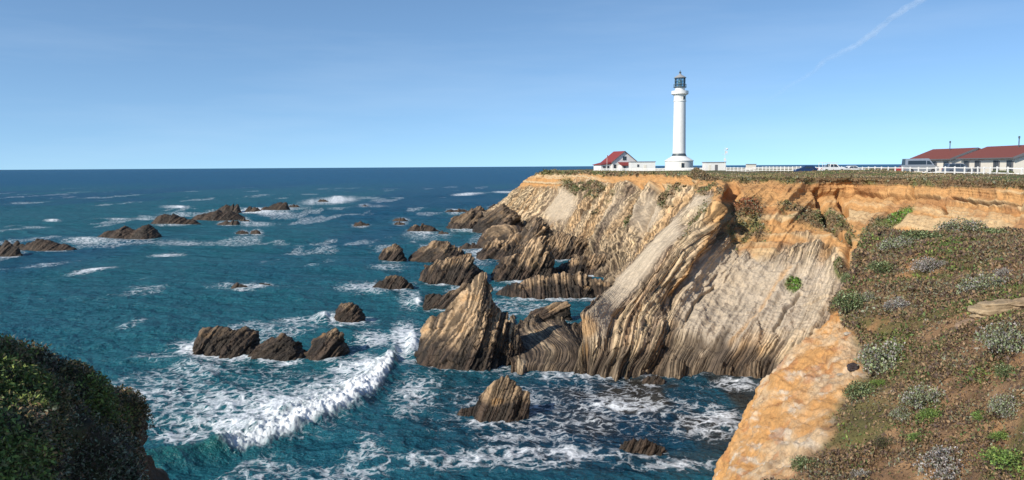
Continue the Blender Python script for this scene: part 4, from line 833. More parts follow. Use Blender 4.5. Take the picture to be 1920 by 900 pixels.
SH = [  # kind, px, py of foot, width px, height factor, label
 ('silver', 1660, 682, 96, 1.0, 'big rounded silver-green shrub right of the dark boulder at the cliff edge'),
 ('green', 1597, 590, 62, 1.1, 'green shrub overhanging the top of the bare orange face'),
 ('silver', 1628, 578, 46, .9, 'greyish shrub touching the green shrub above the orange face'),
 ('green', 1622, 752, 58, 1.0, 'green shrub with a pale left side just below the dark boulder'),
 ('silver', 1738, 768, 70, 1.1, 'pale flowering silver shrub in the middle of the near slope'),
 ('bright', 1752, 792, 46, .8, 'leafy green shrub growing against the pale flowering silver shrub'),
 ('silver', 1700, 790, 50, .8, 'low ragged silver shrub just left of the pale flowering one'),
 ('lav', 1790, 895, 96, .9, 'wide lavender-grey shrub cut by the bottom picture edge'),
 ('lav', 1741, 508, 50, 1.0, 'lavender-grey twiggy shrub below the orange bare patch'),
 ('lav', 1684, 584, 38, 1.2, 'slim lavender-grey shrub midway between the two big silver-green shrubs'),
 ('lav', 1768, 500, 24, .9, 'tiny lavender-grey shrub beside the twiggy one below the orange patch'),
 ('silver', 1892, 655, 100, .95, 'large pale green dome shrub below the sandstone outcrop'),
 ('silver', 1846, 545, 84, .85, 'long pale green shrub just above the sandstone outcrop'),
 ('lav', 1885, 517, 36, .9, 'grey end clump behind the long pale green shrub'),
 ('bright', 1905, 892, 80, .7, 'bright green leafy shrub in the bottom right corner'),
 ('bright', 1853, 790, 38, .6, 'small bright green rosette plant left of the silver shrub on the right edge'),
 ('silver', 1915, 792, 60, 1.0, 'silver shrub half cut by the right picture edge'),
 ('bright', 1895, 835, 36, .8, 'upright green plant under the silver shrub on the right edge'),
 ('green', 1552, 832, 36, 1.2, 'narrow green shrub on the rim between orange face and slope'),
 ('green', 1512, 880, 52, .8, 'spreading green shrub on the rim near the bottom of the picture'),
 ('lav', 1540, 852, 34, .9, 'pinkish grey twiggy shrub on the rim between two green ones'),
 ('lav', 1618, 897, 40, .9, 'small grey shrub low at the bottom edge, left of the wide lavender one'),
 ('green', 1655, 515, 54, .8, 'dark green shrub on the corner where slope meets cliff bowl'),
 ('silver', 1690, 470, 66, .7, 'broad low grey-green shrub at the far left top of the slope'),
 ('green', 1730, 452, 70, .6, 'flat dark green shrub at the top of the slope beneath the soil scarp'),
 ('silver', 1800, 442, 78, .6, 'flat pale shrub in the middle of the row beneath the soil scarp'),
 ('green', 1862, 440, 60, .6, 'flat green shrub at the right end of the row beneath the soil scarp'),
 ('dark', 1672, 466, 24, 1.0, 'small round almost black shrub beside the broad low grey-green one'),
 ('bright', 1690, 655, 24, .6, 'small fresh green tuft at the right foot of the big rounded shrub'),
 ('bright', 1736, 838, 40, .6, 'yellow-green cushion plant in the lower middle of the slope'),
 ('bright', 1650, 722, 36, .6, 'yellow-green sprawling plant right of the shrub below the boulder'),
 ('dark', 1666, 838, 44, .7, 'dark withered shrub in the lower middle of the slope'),
 ('green', 1905, 708, 50, .6, 'dark green low shrub on the right edge below the pale dome shrub'),
 ('bright', 1792, 470, 40, .5, 'green mat at the right of the orange bare patch'),
 ('green', 1574, 527, 20, 2.0, 'tall narrow green clump on the cliff rim left of the slope'),
]
for k, (kd, px1, py1, wpx, hf, lab) in enumerate(SH):
    o = protos[kd] if kd not in used else dup_tree(protos[kd]); used.add(kd)
    g_ = ground_at(px1, py1); s_ = wpx / FPX * np.linalg.norm(g_ - EYE) / 1.75
    o.location = g_ - np.array([0, 0, .04]); o.rotation_euler = (0, 0, k * 2.4); o.scale = (s_, s_ * (.85 + .05 * (k % 5)), s_ * hf * 1.25)
    tag(o, lab, 'shrub', 'shrubs growing on the near bluff')
for kd in set(protos) - used:
    for ch in list(protos[kd].children): bpy.data.objects.remove(ch)
    bpy.data.objects.remove(protos[kd])

# stones on the slope
def stone(label, px1, py1, wpx, hf, col1, seed, depth=.8, flat=0, name='boulder', tilt=0):
    g_ = ground_at(px1, py1); s_ = wpx / FPX * np.linalg.norm(g_ - EYE) / 2
    th, ph_ = np.linspace(0, 2 * np.pi, 90), np.linspace(.02, np.pi - .02, 60); T, H_ = np.meshgrid(th, ph_)
    d = np.stack([np.sin(H_) * np.cos(T), np.sin(H_) * np.sin(T), np.cos(H_)], -1); o3 = seed * 3.3
    dr = np.sign(d) * np.abs(d) ** .75; w1, w2, cid = worley(d[..., 0] * 1.6 + o3, d[..., 1] * 1.6, d[..., 2] * 2.2, seed)
    lay = ss(.3, .7, vn(d[..., 2] * 5 + d[..., 0] * 1.2 + o3, d[..., 0] * 0, s=seed + 3))
    rr = .9 + (cid - .5) * .22 + (fbm(d[..., 0] * 1.8 + o3, d[..., 1] * 1.8, d[..., 2] * 1.8, 4, seed) - .5) * .5 + (lay - .5) * .14 * flat
    V = dr * rr[..., None] * [1, depth, hf]; V[..., 2] += hf * .45; c_, n_ = math.cos(R(tilt)), math.sin(R(tilt)); x, z = V[..., 0].copy(), V[..., 2].copy(); V[..., 0] = x * c_ - z * n_; V[..., 2] = x * n_ + z * c_
    col = mix(np.array(col1) * .55, np.array(col1), .5 * lay + .5 * fbm(d[..., 0] * 4, d[..., 1] * 4, d[..., 2] * 4, 3, seed + 5))
    o = mk(name, V * s_, gridfaces(60, 90), M_stone, col=col, smooth=True); o.location = g_ - np.array([0, 0, .12 * s_]); tag(o, label, 'rock'); return o
M_stone = mat_attr('weathered_stone', s1=4, s2=25, var=.35, bump=.8, bdist=.03)
stone('flat layered sandstone slab sticking out near the right picture edge', 1870, 576, 84, .38, (.44, .32, .19), 1, .6, 1.2, 'sandstone_outcrop', 8)
stone('second sandstone slab behind the first, cut by the right picture edge', 1915, 562, 60, .38, (.42, .30, .18), 2, .6, 1.2, 'sandstone_outcrop', 4)
stone('leaning layered stone lying alone left of the sandstone slabs', 1812, 612, 32, .6, (.33, .22, .14), 3, .6, 1.2, 'stone', 30)
stone('small dark boulder at the edge of the bare orange face', 1600, 692, 20, .75, (.06, .045, .045), 4, .8)
stone('rounded dark boulder at the top left of the slope', 1672, 472, 20, .7, (.09, .07, .07), 5)
for q_, (a_, b__, w_, lab) in enumerate([(1790, 548, 9, 'small cream stone left of the long pale green shrub'), (1741, 602, 10, 'flat pale chip in the upper middle of the slope'), (1720, 655, 8, 'tiny white stone right of the big rounded silver-green shrub'),
        (1680, 740, 9, 'pale flat chip above the ragged silver shrub'), (1830, 650, 10, 'grey pebble left of the pale green dome shrub'), (1735, 800, 9, 'cream chip lying under the leafy green shrub'), (1760, 565, 12, 'tan stone above the leaning layered stone'),
        (1592, 632, 14, 'tan stone in the bare soil left of the big rounded shrub'), (1575, 700, 14, 'white lump embedded in the bare orange face')]):
    stone(lab, a_, b__, w_, .45, (.5, .42, .32), 20 + q_, .8, 0, 'stone')

# ------------------------------------------------------------------ things on the plateau
W_WHITE = mat_paint('white_paint', (.76, .745, .71), .6, noise=.10, scale=.8); W_TRIM = mat_paint('grey_trim', (.14, .14, .15), .6); W_RED = mat_paint('red_roof', (.24, .038, .032), .7, noise=.15, scale=4)
W_BRICK = mat_paint('red_shingles', (.185, .05, .035), .8, noise=.25, scale=6); W_GLASS = mat_paint('window_glass', (.03, .045, .06), .12, noise=.2); W_DARK = mat_paint('dark_metal', (.07, .09, .10), .45); W_CREAM = mat_paint('cream_wall', (.72, .67, .58), .7, noise=.06)
W_GREYR = mat_paint('grey_roof', (.30, .30, .30), .8); W_LAND = mat_paint('teal_grey_metal', (.11, .16, .18), .5)
def ground(px1, Y):
    x = at(px1, 316, Y)[0]; return np.array([x, Y, float(PZ(np.array([x]), np.array([Y]))[0]) + 0.0])
def window(parent, x0, x1, z0, z1, y, face=-1, fr=W_TRIM, name='window', bars=1):
    """window in a wall facing -y (face=-1) of the parent's frame; pane and frame"""
    m = MB(); t_ = .09; ya, yb = sorted((y, y + face * .06))
    m.box(x0, x1, ya, yb, z0, z0 + t_); m.box(x0, x1, ya, yb, z1 - t_, z1); m.box(x0, x0 + t_, ya, yb, z0 + t_, z1 - t_); m.box(x1 - t_, x1, ya, yb, z0 + t_, z1 - t_)
    for k in range(bars):
        xc = x0 + (x1 - x0) * (k + 1) / (bars + 1); m.box(xc - .035, xc + .035, ya, yb, z0 + t_, z1 - t_)
    f = m.build(name, fr, parent); g = MB(); ya, yb = sorted((y, y + face * .025)); g.box(x0 + .02, x1 - .02, ya, yb, z0 + .02, z1 - .02); g.build('pane', W_GLASS, f); return f
# lighthouse
g0 = ground(1273, 287); g0[2] = 16.7
lt = empty('lighthouse', g0); tag(lt, 'tall white round lighthouse tower with a dark glazed lantern on top', 'lighthouse')
m = MB().lathe([(4.95, -.6), (4.95, 3.3), (5.15, 3.32), (5.15, 3.5), (2.65, 5.0), (2.6, 5.1)], 64).build('base', W_WHITE, lt, True)
MB().lathe([(2.62, 5.1), (2.62, 5.2), (2.3, 5.9), (2.3, 6.0)], 48).build('base_ring', W_DARK, lt, True)
MB().lathe([(2.3, 6.0), (2.26, 8), (2.08, 24.2), (2.08, 24.3), (2.28, 24.35), (2.28, 24.6), (2.1, 24.65), (2.08, 26.2), (2.3, 26.6), (2.35, 26.65)], 64).build('shaft', W_WHITE, lt, True)
MB().lathe([(2.35, 26.65), (3.0, 26.9), (3.0, 28.0), (2.8, 28.0), (2.8, 27.1), (1.75, 27.1)], 64, cap=False).build('gallery', W_WHITE, lt, True)
MB().lathe([(1.78, 26.9), (1.75, 29.2)], 48).build('watch_room', W_WHITE, lt, True)
MB().lathe([(1.9, 29.15), (2.3, 29.25), (2.3, 29.4), (1.85, 29.4)], 48).build('lantern_deck', W_DARK, lt)
m = MB()
for k in range(24):
    a = 2 * math.pi * k / 24; m.tube((2.22 * math.cos(a), 2.22 * math.sin(a), 29.4), (2.22 * math.cos(a), 2.22 * math.sin(a), 30.3), .025, n=5)
m.lathe([(2.2, 30.25), (2.25, 30.25), (2.25, 30.33), (2.2, 30.33)], 36, cap=False); m.build('railing', W_DARK, lt)
m = MB()
for k in range(12):
    a = 2 * math.pi * k / 12; m.tube((1.85 * math.cos(a), 1.85 * math.sin(a), 29.4), (1.85 * math.cos(a), 1.85 * math.sin(a), 32.6), .07, n=6)
for z in (29.45, 30.4, 31.5, 32.5): m.lathe([(1.8, z), (1.9, z), (1.9, z + .12), (1.8, z + .12)], 36, cap=False)
m.build('lantern_frame', W_LAND, lt)
M_lg = bpy.data.materials.new('lantern_glass'); M_lg.use_nodes = True; t = M_lg.node_tree; t.nodes.clear()
o_ = N(t, 'ShaderNodeOutputMaterial'); tr = N(t, 'ShaderNodeBsdfTransparent'); tr.inputs[0].default_value = (.62, .80, .88, 1); gl = N(t, 'ShaderNodeBsdfGlossy'); gl.inputs['Roughness'].default_value = .05; fr_ = N(t, 'ShaderNodeFresnel'); ms = N(t, 'ShaderNodeMixShader')
t.links.new(fr_.outputs[0], ms.inputs[0]); t.links.new(tr.outputs[0], ms.inputs[1]); t.links.new(gl.outputs[0], ms.inputs[2]); t.links.new(ms.outputs[0], o_.inputs[0])
MB().lathe([(1.82, 29.4), (1.82, 32.6)], 36, cap=False).build('lantern_glass', M_lg, lt)
MB().lathe([(.25, 29.4), (.3, 30.0), (.75, 30.4), (.85, 31.0), (.75, 31.6), (.3, 32.0), (.1, 32.1)], 24).build('lens', mat_paint('lens_glass', (.25, .33, .33), .2, noise=.4, scale=8), lt, True)
MB().lathe([(2.15, 32.55), (2.15, 32.7), (1.5, 33.15), (.7, 33.6), (.4, 33.85), (.4, 34.1)], 36).build('lantern_roof', W_GREYR, lt, True)
MB().lathe([(.12, 34.1), (.38, 34.3), (.42, 34.5), (.3, 34.75), (.1, 34.85), (.04, 35.4)], 16).build('ventilator_ball', W_DARK, lt, True)
for (az, z0, z1, w_, R0, nm) in ((-88, .9, 2.6, .95, 4.95, 'door'), (-60, 25.0, 26.1, .8, 2.1, 'window'), (-78, 16.0, 17.2, .0, 2.2, None), (-100, 30, 30, 0, 0, None)):
    if not nm: continue
    e = empty(nm + '_holder', (0, 0, 0)); bpy.data.objects.remove(e)
    a = R(az + 1.5); mbx = MB(); cx_, cy_ = R0 * math.cos(a), R0 * math.sin(a); tx, ty = -math.sin(a), math.cos(a); ox, oy = math.cos(a), math.sin(a)
    def slab_(d0, d1, hw, za, zb):
        V = [(cx_ + tx * s1 * hw + ox * d, cy_ + ty * s1 * hw + oy * d, z) for z in (za, zb) for s1, d in ((-1, d0), (1, d0), (1, d1), (-1, d1))]
        return MB().add(V, [(0, 3, 2, 1), (4, 5, 6, 7), (0, 1, 5, 4), (1, 2, 6, 5), (2, 3, 7, 6), (3, 0, 4, 7)])
    f = slab_(-.15, .06, w_ / 2 + .12, z0 - .1, z1 + .12).build(nm, W_CREAM, lt); slab_(-.1, .09, w_ / 2, z0, z1).build('pane', W_GLASS, f)
# fog signal building: gable end towards the camera
s = 287 / FPX
gb = ground(1171, 283); fb = empty('fog_signal_building', gb, R(17)); tag(fb, 'white gabled building with a bright red roof beside the lighthouse', 'building')
hw_, ln = 4.7, 9.0
m = MB().box(-hw_, hw_, 0, ln, -.6, 3.2); m.prism([(-hw_, 3.2), (hw_, 3.2), (0, 6.75)], 0, ln); m.build('wall', W_WHITE, fb)
r_ = MB(); 
for sg in (-1, 1):
    r_.add([(0, -.4, 7.0), (sg * (hw_ + .5), -.4, 3.0), (sg * (hw_ + .5), ln + .4, 3.0), (0, ln + .4, 7.0), (0, -.4, 6.82), (sg * (hw_ + .5), -.4, 2.82), (sg * (hw_ + .5), ln + .4, 2.82), (0, ln + .4, 6.82)],
           [(0, 1, 2, 3), (7, 6, 5, 4), (0, 4, 5, 1), (1, 5, 6, 2), (2, 6, 7, 3)])
r_.build('roof', W_RED, fb)
f_ = MB()
for sg in (-1, 1): f_.add([(0, -.46, 7.02), (sg * (hw_ + .5), -.46, 3.02), (sg * (hw_ + .5), -.46, 2.74), (0, -.46, 6.74), (0, -.41, 7.02), (sg * (hw_ + .5), -.41, 3.02), (sg * (hw_ + .5), -.41, 2.74), (0, -.41, 6.74)], [(0, 1, 2, 3), (7, 6, 5, 4), (0, 4, 5, 1), (3, 2, 6, 7), (1, 5, 6, 2)])
f_.build('gable_trim', W_TRIM, fb)
window(fb, -.7, .7, 3.7, 5.1, 0); window(fb, -4.2, -3.2, .7, 2.3, 0); window(fb, 3.2, 4.2, .7, 2.3, 0)
pr = MB().box(-2.3, 3.0, -2.6, -.02, -.6, 2.0); pr.build('porch', W_WHITE, fb)
MB().add([(-2.6, -3.1, 2.0), (3.3, -3.1, 2.0), (3.3, -.05, 3.1), (-2.6, -.05, 3.1), (-2.6, -3.1, 1.85), (3.3, -3.1, 1.85), (3.3, -.05, 2.95), (-2.6, -.05, 2.95)], [(0, 1, 2, 3), (7, 6, 5, 4), (0, 4, 5, 1), (1, 5, 6, 2), (0, 3, 7, 4)]).build('porch_roof', W_RED, fb)
MB().box(-1.7, -.8, -2.65, -2.6, -.2, 1.7).build('door', W_TRIM, fb)
wl = MB().box(-8.6, -hw_ - .02, .8, 7.5, -.6, 2.3); wl.build('side_wing', W_WHITE, fb)
MB().add([(-9.0, .4, 2.25), (-hw_ - .05, .4, 3.3), (-hw_ - .05, 7.9, 3.3), (-9.0, 7.9, 2.25), (-9.0, .4, 2.1), (-hw_ - .05, .4, 2.6), (-hw_ - .05, 7.9, 2.6), (-9.0, 7.9, 2.1)], [(0, 1, 2, 3), (7, 6, 5, 4), (0, 4, 5, 1), (0, 3, 7, 4), (2, 6, 7, 3)]).build('wing_roof', W_RED, fb)
window(fb, -7.9, -6.9, .4, 1.8, .8); window(fb, -6.4, -5.5, .4, 1.8, .8)
MB().box(hw_ + .02, 8.0, 1.5, 7.5, -.6, 2.6).build('side_wing', W_WHITE, fb); MB().box(hw_ + .02, 8.4, 1.1, 7.9, 2.62, 2.95).build('wing_roof', W_RED, fb)
def shed(px1, Y, wd_, dp, ht, lab, rz=0.0, door=True, cat='shed', col=W_WHITE):
    o = empty('shed', ground(px1, Y), rz); tag(o, lab, cat); MB().box(-wd_ / 2, wd_ / 2, -dp / 2, dp / 2, -.6, ht).build('wall', col, o); MB().box(-wd_ / 2 - .2, wd_ / 2 + .2, -dp / 2 - .2, dp / 2 + .2, ht, ht + .22).build('roof', W_GREYR, o); return o
o = shed(1203.5, 272, 8.2, 5, 3.0, 'plain white flat-roofed annex in front of the red-roofed building'); window(o, -2.0, -1.3, 1.3, 2.2, -2.5); MB().box(.2, 1.1, -2.56, -2.5, -.3, 2.0).build('door', W_CREAM, o)
o = shed(1338.5, 262, 6.4, 5, 2.6, 'small white flat-roofed shed right of the lighthouse'); MB().box(-.3, .6, -2.56, -2.5, -.3, 1.9).build('door', W_TRIM, o); MB().box(-2.4, -1.6, -2.56, -2.5, -.3, 1.9).build('door', W_CREAM, o)
o = shed(1408, 300, 3.2, 2, 1.9, 'tiny grey hut far behind the fence right of the small white shed', col=W_CREAM); 
# masts
o = empty('weather_mast', ground(1359, 258)); tag(o, 'thin weather mast with small instruments beside the small white shed', 'mast')
MB().tube((0, 0, -.3), (0, 0, 7.5), .07, .05).build('pole', W_WHITE, o); m = MB()
MB().tube((-1.0, 0, 5.2), (1.0, 0, 5.2), .04).build('crossarm', W_CREAM, o); MB().tube((-.7, 0, 6.6), (.7, 0, 6.6), .04).build('crossarm', W_CREAM, o)
MB().box(-.28, .28, -.2, .2, 3.0, 3.9).build('instrument_box', W_WHITE, o); MB().lathe([(.1, 6.6), (.3, 6.8), (.3, 7.0), (.1, 7.2)], 12, .65, 0).build('anemometer', W_WHITE, o)
MB().add([(.05, 0, 5.4), (.85, .05, 5.5), (.8, .08, 6.3), (.05, 0, 6.2), (.05, .03, 5.4), (.85, .08, 5.5), (.8, .11, 6.3), (.05, .03, 6.2)], [(0, 1, 2, 3), (7, 6, 5, 4), (0, 4, 5, 1), (2, 6, 7, 3), (1, 5, 6, 2)]).build('flag', W_WHITE, o)
o = empty('flagpole', ground(1138, 276)); tag(o, 'thin white flagpole with a red pennant at the left of the red-roofed building', 'flagpole')
MB().tube((0, 0, -.3), (0, 0, 5.6), .07, .04).build('pole', W_WHITE, o); MB().box(.04, .3, -.01, .01, 4.5, 5.5).build('pennant', W_RED, o)
# houses at the right
def house(px1, Y, lab, rz, Lh, chim, wins):
    c0 = ground(px1, Y); o = empty('house', c0, R(rz)); tag(o, lab, 'house', 'red-roofed houses behind the white fence')
    D, eh = 5.5, 2.75     # length, half depth, eave height; front wall at y=0 facing -y, near gable at x=0 going to -x
    m = MB().box(-Lh, 0, .5, 2 * D, -.8, eh); m.add([(0, .5, eh), (0, 2 * D, eh), (0, D, eh + 1.95), (-Lh, .5, eh), (-Lh, 2 * D, eh), (-Lh, D, eh + 1.95)], [(0, 1, 2), (5, 4, 3), (0, 2, 5, 3), (1, 4, 5, 2)]); m.build('wall', W_CREAM, o)
    rf = MB()
    for ya, yb in ((-.2, D), (2 * D + .7, D)):
        rf.add([(.6, ya, eh + .05), (-Lh - .6, ya, eh + .05), (-Lh - .6, yb, eh + 2.25), (.6, yb, eh + 2.25), (.6, ya, eh - .12), (-Lh - .6, ya, eh - .12), (-Lh - .6, yb, eh + 2.05), (.6, yb, eh + 2.05)], [(0, 1, 2, 3), (7, 6, 5, 4), (0, 4, 5, 1), (0, 3, 7, 4), (1, 5, 6, 2)])
    rf = rf.build('roof', W_BRICK, o)
    MB().add([(.62, -.22, eh + .1), (.62, D, eh + 2.3), (.62, D, eh + 1.9), (.62, -.22, eh - .3), (.7, -.22, eh + .1), (.7, D, eh + 2.3), (.7, D, eh + 1.9), (.7, -.22, eh - .3)], [(0, 1, 2, 3), (7, 6, 5, 4), (0, 4, 5, 1), (3, 2, 6, 7)]).build('fascia', W_TRIM, o)
    MB().box(-Lh - .6, .6, -.28, -.2, eh - .14, eh + .02).build('gutter', W_TRIM, o)
    c = MB(); cx_ = -Lh * chim; c.tube((cx_, D - 1, eh + 1.2), (cx_, D - 1, eh + 3.4), .09); c.tube((cx_, D - 1, eh + 3.4), (cx_, D - 1, eh + 3.8), .16); c.build('chimney_pipe', W_DARK, rf)
    for x in wins:
        window(o, x - 1.5, x + .1, .25, 2.3, .5, bars=2)
        MB().box(x + .14, x + .55, .44, .5, .1, 2.15).build('shutter', W_TRIM, o)
    return o
house(1779, 162, 'farther of two white houses with dark red gabled roofs behind the van', -87, 14.5, .5, (-1.2, -5.5, -10.0)); house(1897, 136, 'nearer house with a dark red gabled roof, cut by the right picture edge', -93, 18, .35, (-1.0, -5.2, -11.5, -15.5))
g_ = ground(1900, 131); rr_ = np.random.default_rng(9)
for q_, (a_, Y_, lab) in enumerate([(1871, 133, 'low green garden bush under the windows of the nearer house'), (1888, 131, 'green garden bush at the corner of the nearer house')]):
    o = dup_tree(protos['green']); o.location = ground(a_, Y_); o.scale = (1.4, 1.1, 1.0); tag(o, lab, 'bush', 'garden bushes by the nearer house')
# vehicles
def car(name, cat, lab, px1, Y, rz, L_, W_, body, cab, glass, paint, wheel=.33, lights=True):
    """body/cab: side outlines in metres (x along the car, front at +x)"""
    o = empty(name, ground(px1, Y), rz); tag(o, lab, cat); hw2 = W_ / 2; h2 = wheel
    b = MB(); b.prism(body, -hw2, hw2); bo = b.build('body', paint, o)
    cb = MB(); n_ = len(cab); zt = max(z for x, z in cab); ins = lambda z: .0 + .16 * (z - min(z for x, z in cab)) / (zt - min(z for x, z in cab))
    V = [(x, -hw2 + .04 + ins(z), z) for x, z in cab] + [(x, hw2 - .04 - ins(z), z) for x, z in cab]; cb.add(V, [tuple(range(n_)), tuple(range(n_, 2 * n_))[::-1]] + [(i, n_ + i, n_ + (i + 1) % n_, (i + 1) % n_) for i in range(n_)])
    cb.build('cabin', paint, o)
    for sd2 in (-1, 1):
        for pl in glass:
            V = [(x, sd2 * (hw2 - .04 - ins(z) + .015), z) for x, z in pl] + [(x, sd2 * (hw2 - .04 - ins(z) - .02), z) for x, z in pl]; k = len(pl)
            MB().add(V, [tuple(range(k)), tuple(range(k, 2 * k))[::-1]] + [(i, k + i, k + (i + 1) % k, (i + 1) % k) for i in range(k)]).build('window', W_GLASS, o)
    for i2 in (0, 1):   # windscreen and rear window
        a, b2 = (cab[-1], cab[-2]) if i2 == 0 else (cab[0], cab[1]); sx = 1 if i2 == 0 else -1
        e = .02 * sx; V = [(a[0] + e, -hw2 + .2, a[1] + .06), (a[0] + e, hw2 - .2, a[1] + .06), (b2[0] + e, hw2 - .3, b2[1] - .06), (b2[0] + e, -hw2 + .3, b2[1] - .06)]; V2 = [(x + .02 * sx, y, z) for x, y, z in V]
        MB().add(V + V2, [(0, 1, 2, 3), (7, 6, 5, 4), (0, 4, 5, 1), (1, 5, 6, 2), (2, 6, 7, 3), (3, 7, 4, 0)]).build('windscreen' if i2 == 0 else 'rear_window', W_GLASS, o)
    for wx in (-L_ * .31, L_ * .32):
        for sd2 in (-1, 1):
            t_ = MB(); t_.tube((wx, sd2 * (hw2 - .2), h2), (wx, sd2 * (hw2 + .02), h2), h2, n=18); wo_ = t_.build('wheel', W_TYRE, o); MB().tube((wx, sd2 * (hw2 + .02), h2), (wx, sd2 * (hw2 + .035), h2), h2 * .6, n=14).build('rim', W_RIM, wo_)
    for sd2 in (-1, 1):
        MB().box(L_ / 2 - .02, L_ / 2 + .03, sd2 * (hw2 - .28) - .16, sd2 * (hw2 - .28) + .16, .62, .80).build('headlight', W_LAMP, o); MB().box(-L_ / 2 - .03, -L_ / 2 + .02, sd2 * (hw2 - .2) - .1, sd2 * (hw2 - .2) + .1, .7, .95).build('taillight', W_REDL, o)
    return o
W_TYRE = mat_paint('tyre_rubber', (.02, .02, .02), .85); W_RIM = mat_paint('rim_metal', (.4, .4, .42), .35, 1); W_LAMP = mat_paint('headlight_glass', (.7, .7, .72), .15); W_REDL = mat_paint('taillight', (.4, .02, .02), .25)
def bodyp(L_, zb=.25, zh=.95, zr=1.0): h = L_ / 2; return [(-h, zb + .1), (-h + .1, zb), (h - .1, zb), (h, zb + .15), (h - .05, zh - .15), (h - 1.0, zh), (-h + .8, zr), (-h + .05, zr - .05)]
SED = [(-1.75, .95), (-1.1, 1.42), (.2, 1.45), (1.05, .93)]; SEDG = [[(-1.35, 1.0), (-.98, 1.34), (-.35, 1.38), (-.35, 1.0)], [(-.28, 1.0), (-.28, 1.38), (.15, 1.37), (.72, 1.0)]]
car('sedan', 'car', 'dark blue car parked behind the white fence, leftmost of the parked vehicles', 1511, 168, R(178), 4.6, 1.8, bodyp(4.6), [(-1.9, .95), (-1.3, 1.5), (.3, 1.55), (1.1, .93)], SEDG, mat_paint('blue_paint', (.02, .05, .14), .25, .3))
car('sedan', 'car', 'low white sedan parked right of the white pickup', 1600, 168, R(5), 4.5, 1.75, bodyp(4.5, .25, .85, .9), SED, SEDG, mat_paint('white_car_paint', (.8, .8, .8), .25))
pk = car('pickup_truck', 'pickup truck', 'white pickup truck with a rack, between the blue car and the white sedan', 1560, 165, R(4), 5.2, 1.9, bodyp(5.2, .35, 1.1, 1.15), [(-.9, 1.1), (-.75, 1.8), (.55, 1.82), (1.3, 1.08)], [[(-.75, 1.15), (-.62, 1.68), (-.1, 1.7), (-.1, 1.15)], [(0, 1.15), (0, 1.7), (.5, 1.68), (.95, 1.15)]], mat_paint('white_truck_paint', (.78, .78, .77), .3), .38)
m = MB()
for x in (-2.4, -1.1):
    for y in (-.85, .85): m.tube((x, y, 1.1), (x, y, 2.05), .04)
    m.tube((x, -.85, 2.05), (x, .85, 2.05), .04)
for y in (-.85, .85): m.tube((-2.4, y, 2.05), (.9, y, 2.05), .04)
m.build('rack', W_WHITE, pk)
car('van', 'van', 'tall silver van parked in front of the farther house', 1725, 158, R(-4), 6.4, 2.0, [(-3.2, .45), (-3.1, .35), (3.1, .35), (3.2, .5), (3.15, 1.15), (2.3, 1.45), (-3.2, 1.5)], [(-3.2, 1.45), (-3.12, 2.75), (1.3, 2.8), (2.35, 1.42)],
    [[(-2.7, 1.6), (-2.65, 2.35), (.75, 2.38), (.75, 1.6)], [(.9, 1.6), (.9, 2.36), (1.4, 2.3), (1.95, 1.6)]], mat_paint('silver_paint', (.42, .45, .48), .3, .5), .38)
car('minivan', 'minivan', 'grey minivan parked between the silver van and the houses', 1796, 146, R(-6), 4.9, 1.9, bodyp(4.9, .25, 1.0, 1.1), [(-2.3, 1.05), (-1.9, 1.78), (.5, 1.8), (1.5, 1.0)], [[(-1.9, 1.15), (-1.7, 1.65), (-.9, 1.68), (-.9, 1.15)], [(-.8, 1.15), (-.8, 1.68), (.0, 1.68), (.0, 1.15)], [(.1, 1.15), (.1, 1.68), (.5, 1.64), (1.05, 1.15)]], mat_paint('grey_car_paint', (.2, .23, .28), .3, .5))
car('sedan', 'car', 'red car half hidden behind the rear of the silver van', 1695, 166, R(95), 4.4, 1.8, bodyp(4.4), SED, SEDG, mat_paint('red_paint', (.35, .03, .03), .3))
car('sedan', 'car', 'dark car far off between the annex and the lighthouse', 1252, 300, R(175), 4.6, 1.8, bodyp(4.6), SED, SEDG, mat_paint('black_paint', (.03, .035, .045), .3))
# fence
def fence(pts, lab, ph_, sp_, rails, name='fence', rr=.055):
    W = np.array([ground(a, y) for a, y in pts]); seg = np.linalg.norm(np.diff(W, axis=0), axis=1); cum = np.concatenate([[0], np.cumsum(seg)]); n_ = int(cum[-1] / sp_) + 1
    sN = np.linspace(0, cum[-1], n_); Q = np.stack([np.interp(sN, cum, W[:, k]) for k in range(3)], 1); Q[:, 2] = PZ(Q[:, 0], Q[:, 1]) + .0
    root = empty(name, Q[0]); tag(root, lab, 'fence'); L0 = Q - Q[0]
    def post(x): return MB().box(x[0] - .09, x[0] + .09, x[1] - .09, x[1] + .09, x[2] - .4, x[2] + ph_)
    for k in range(min(n_, 98)): post(L0[k]).build('post', W_WHITE, root)
    for z in rails:
        m = MB()
        for a, b2 in zip(L0[:-1], L0[1:]):
            d = (b2 - a) / np.linalg.norm(b2 - a); nrm = np.array([-d[1], d[0], 0]) * .03
            V = [a + nrm + [0, 0, z], b2 + nrm + [0, 0, z], b2 - nrm + [0, 0, z], a - nrm + [0, 0, z]]; V = V + [v + np.array([0, 0, .16]) for v in V]
            m.add(V, [(0, 3, 2, 1), (4, 5, 6, 7), (0, 1, 5, 4), (1, 2, 6, 5), (2, 3, 7, 6), (3, 0, 4, 7)])
        m.build('rail', W_WHITE, root)
fence([(2050, 104), (1920, 118), (1875, 122), (1815, 134), (1700, 150), (1620, 165), (1560, 180)], 'white two-rail fence running past the parked vehicles to the right picture edge', 1.25, 2.35, (.18, .95))
fence([(1552, 182), (1500, 196), (1430, 215), (1362, 232)], 'far stretch of white fence between the small shed and the blue car', 1.2, 1.9, (.15, .55, .92))
fence([(1318, 250), (1230, 262), (1180, 266), (1122, 268)], 'low white fence running in front of the lighthouse foot and annex', .95, 1.8, (.15, .5, .75))
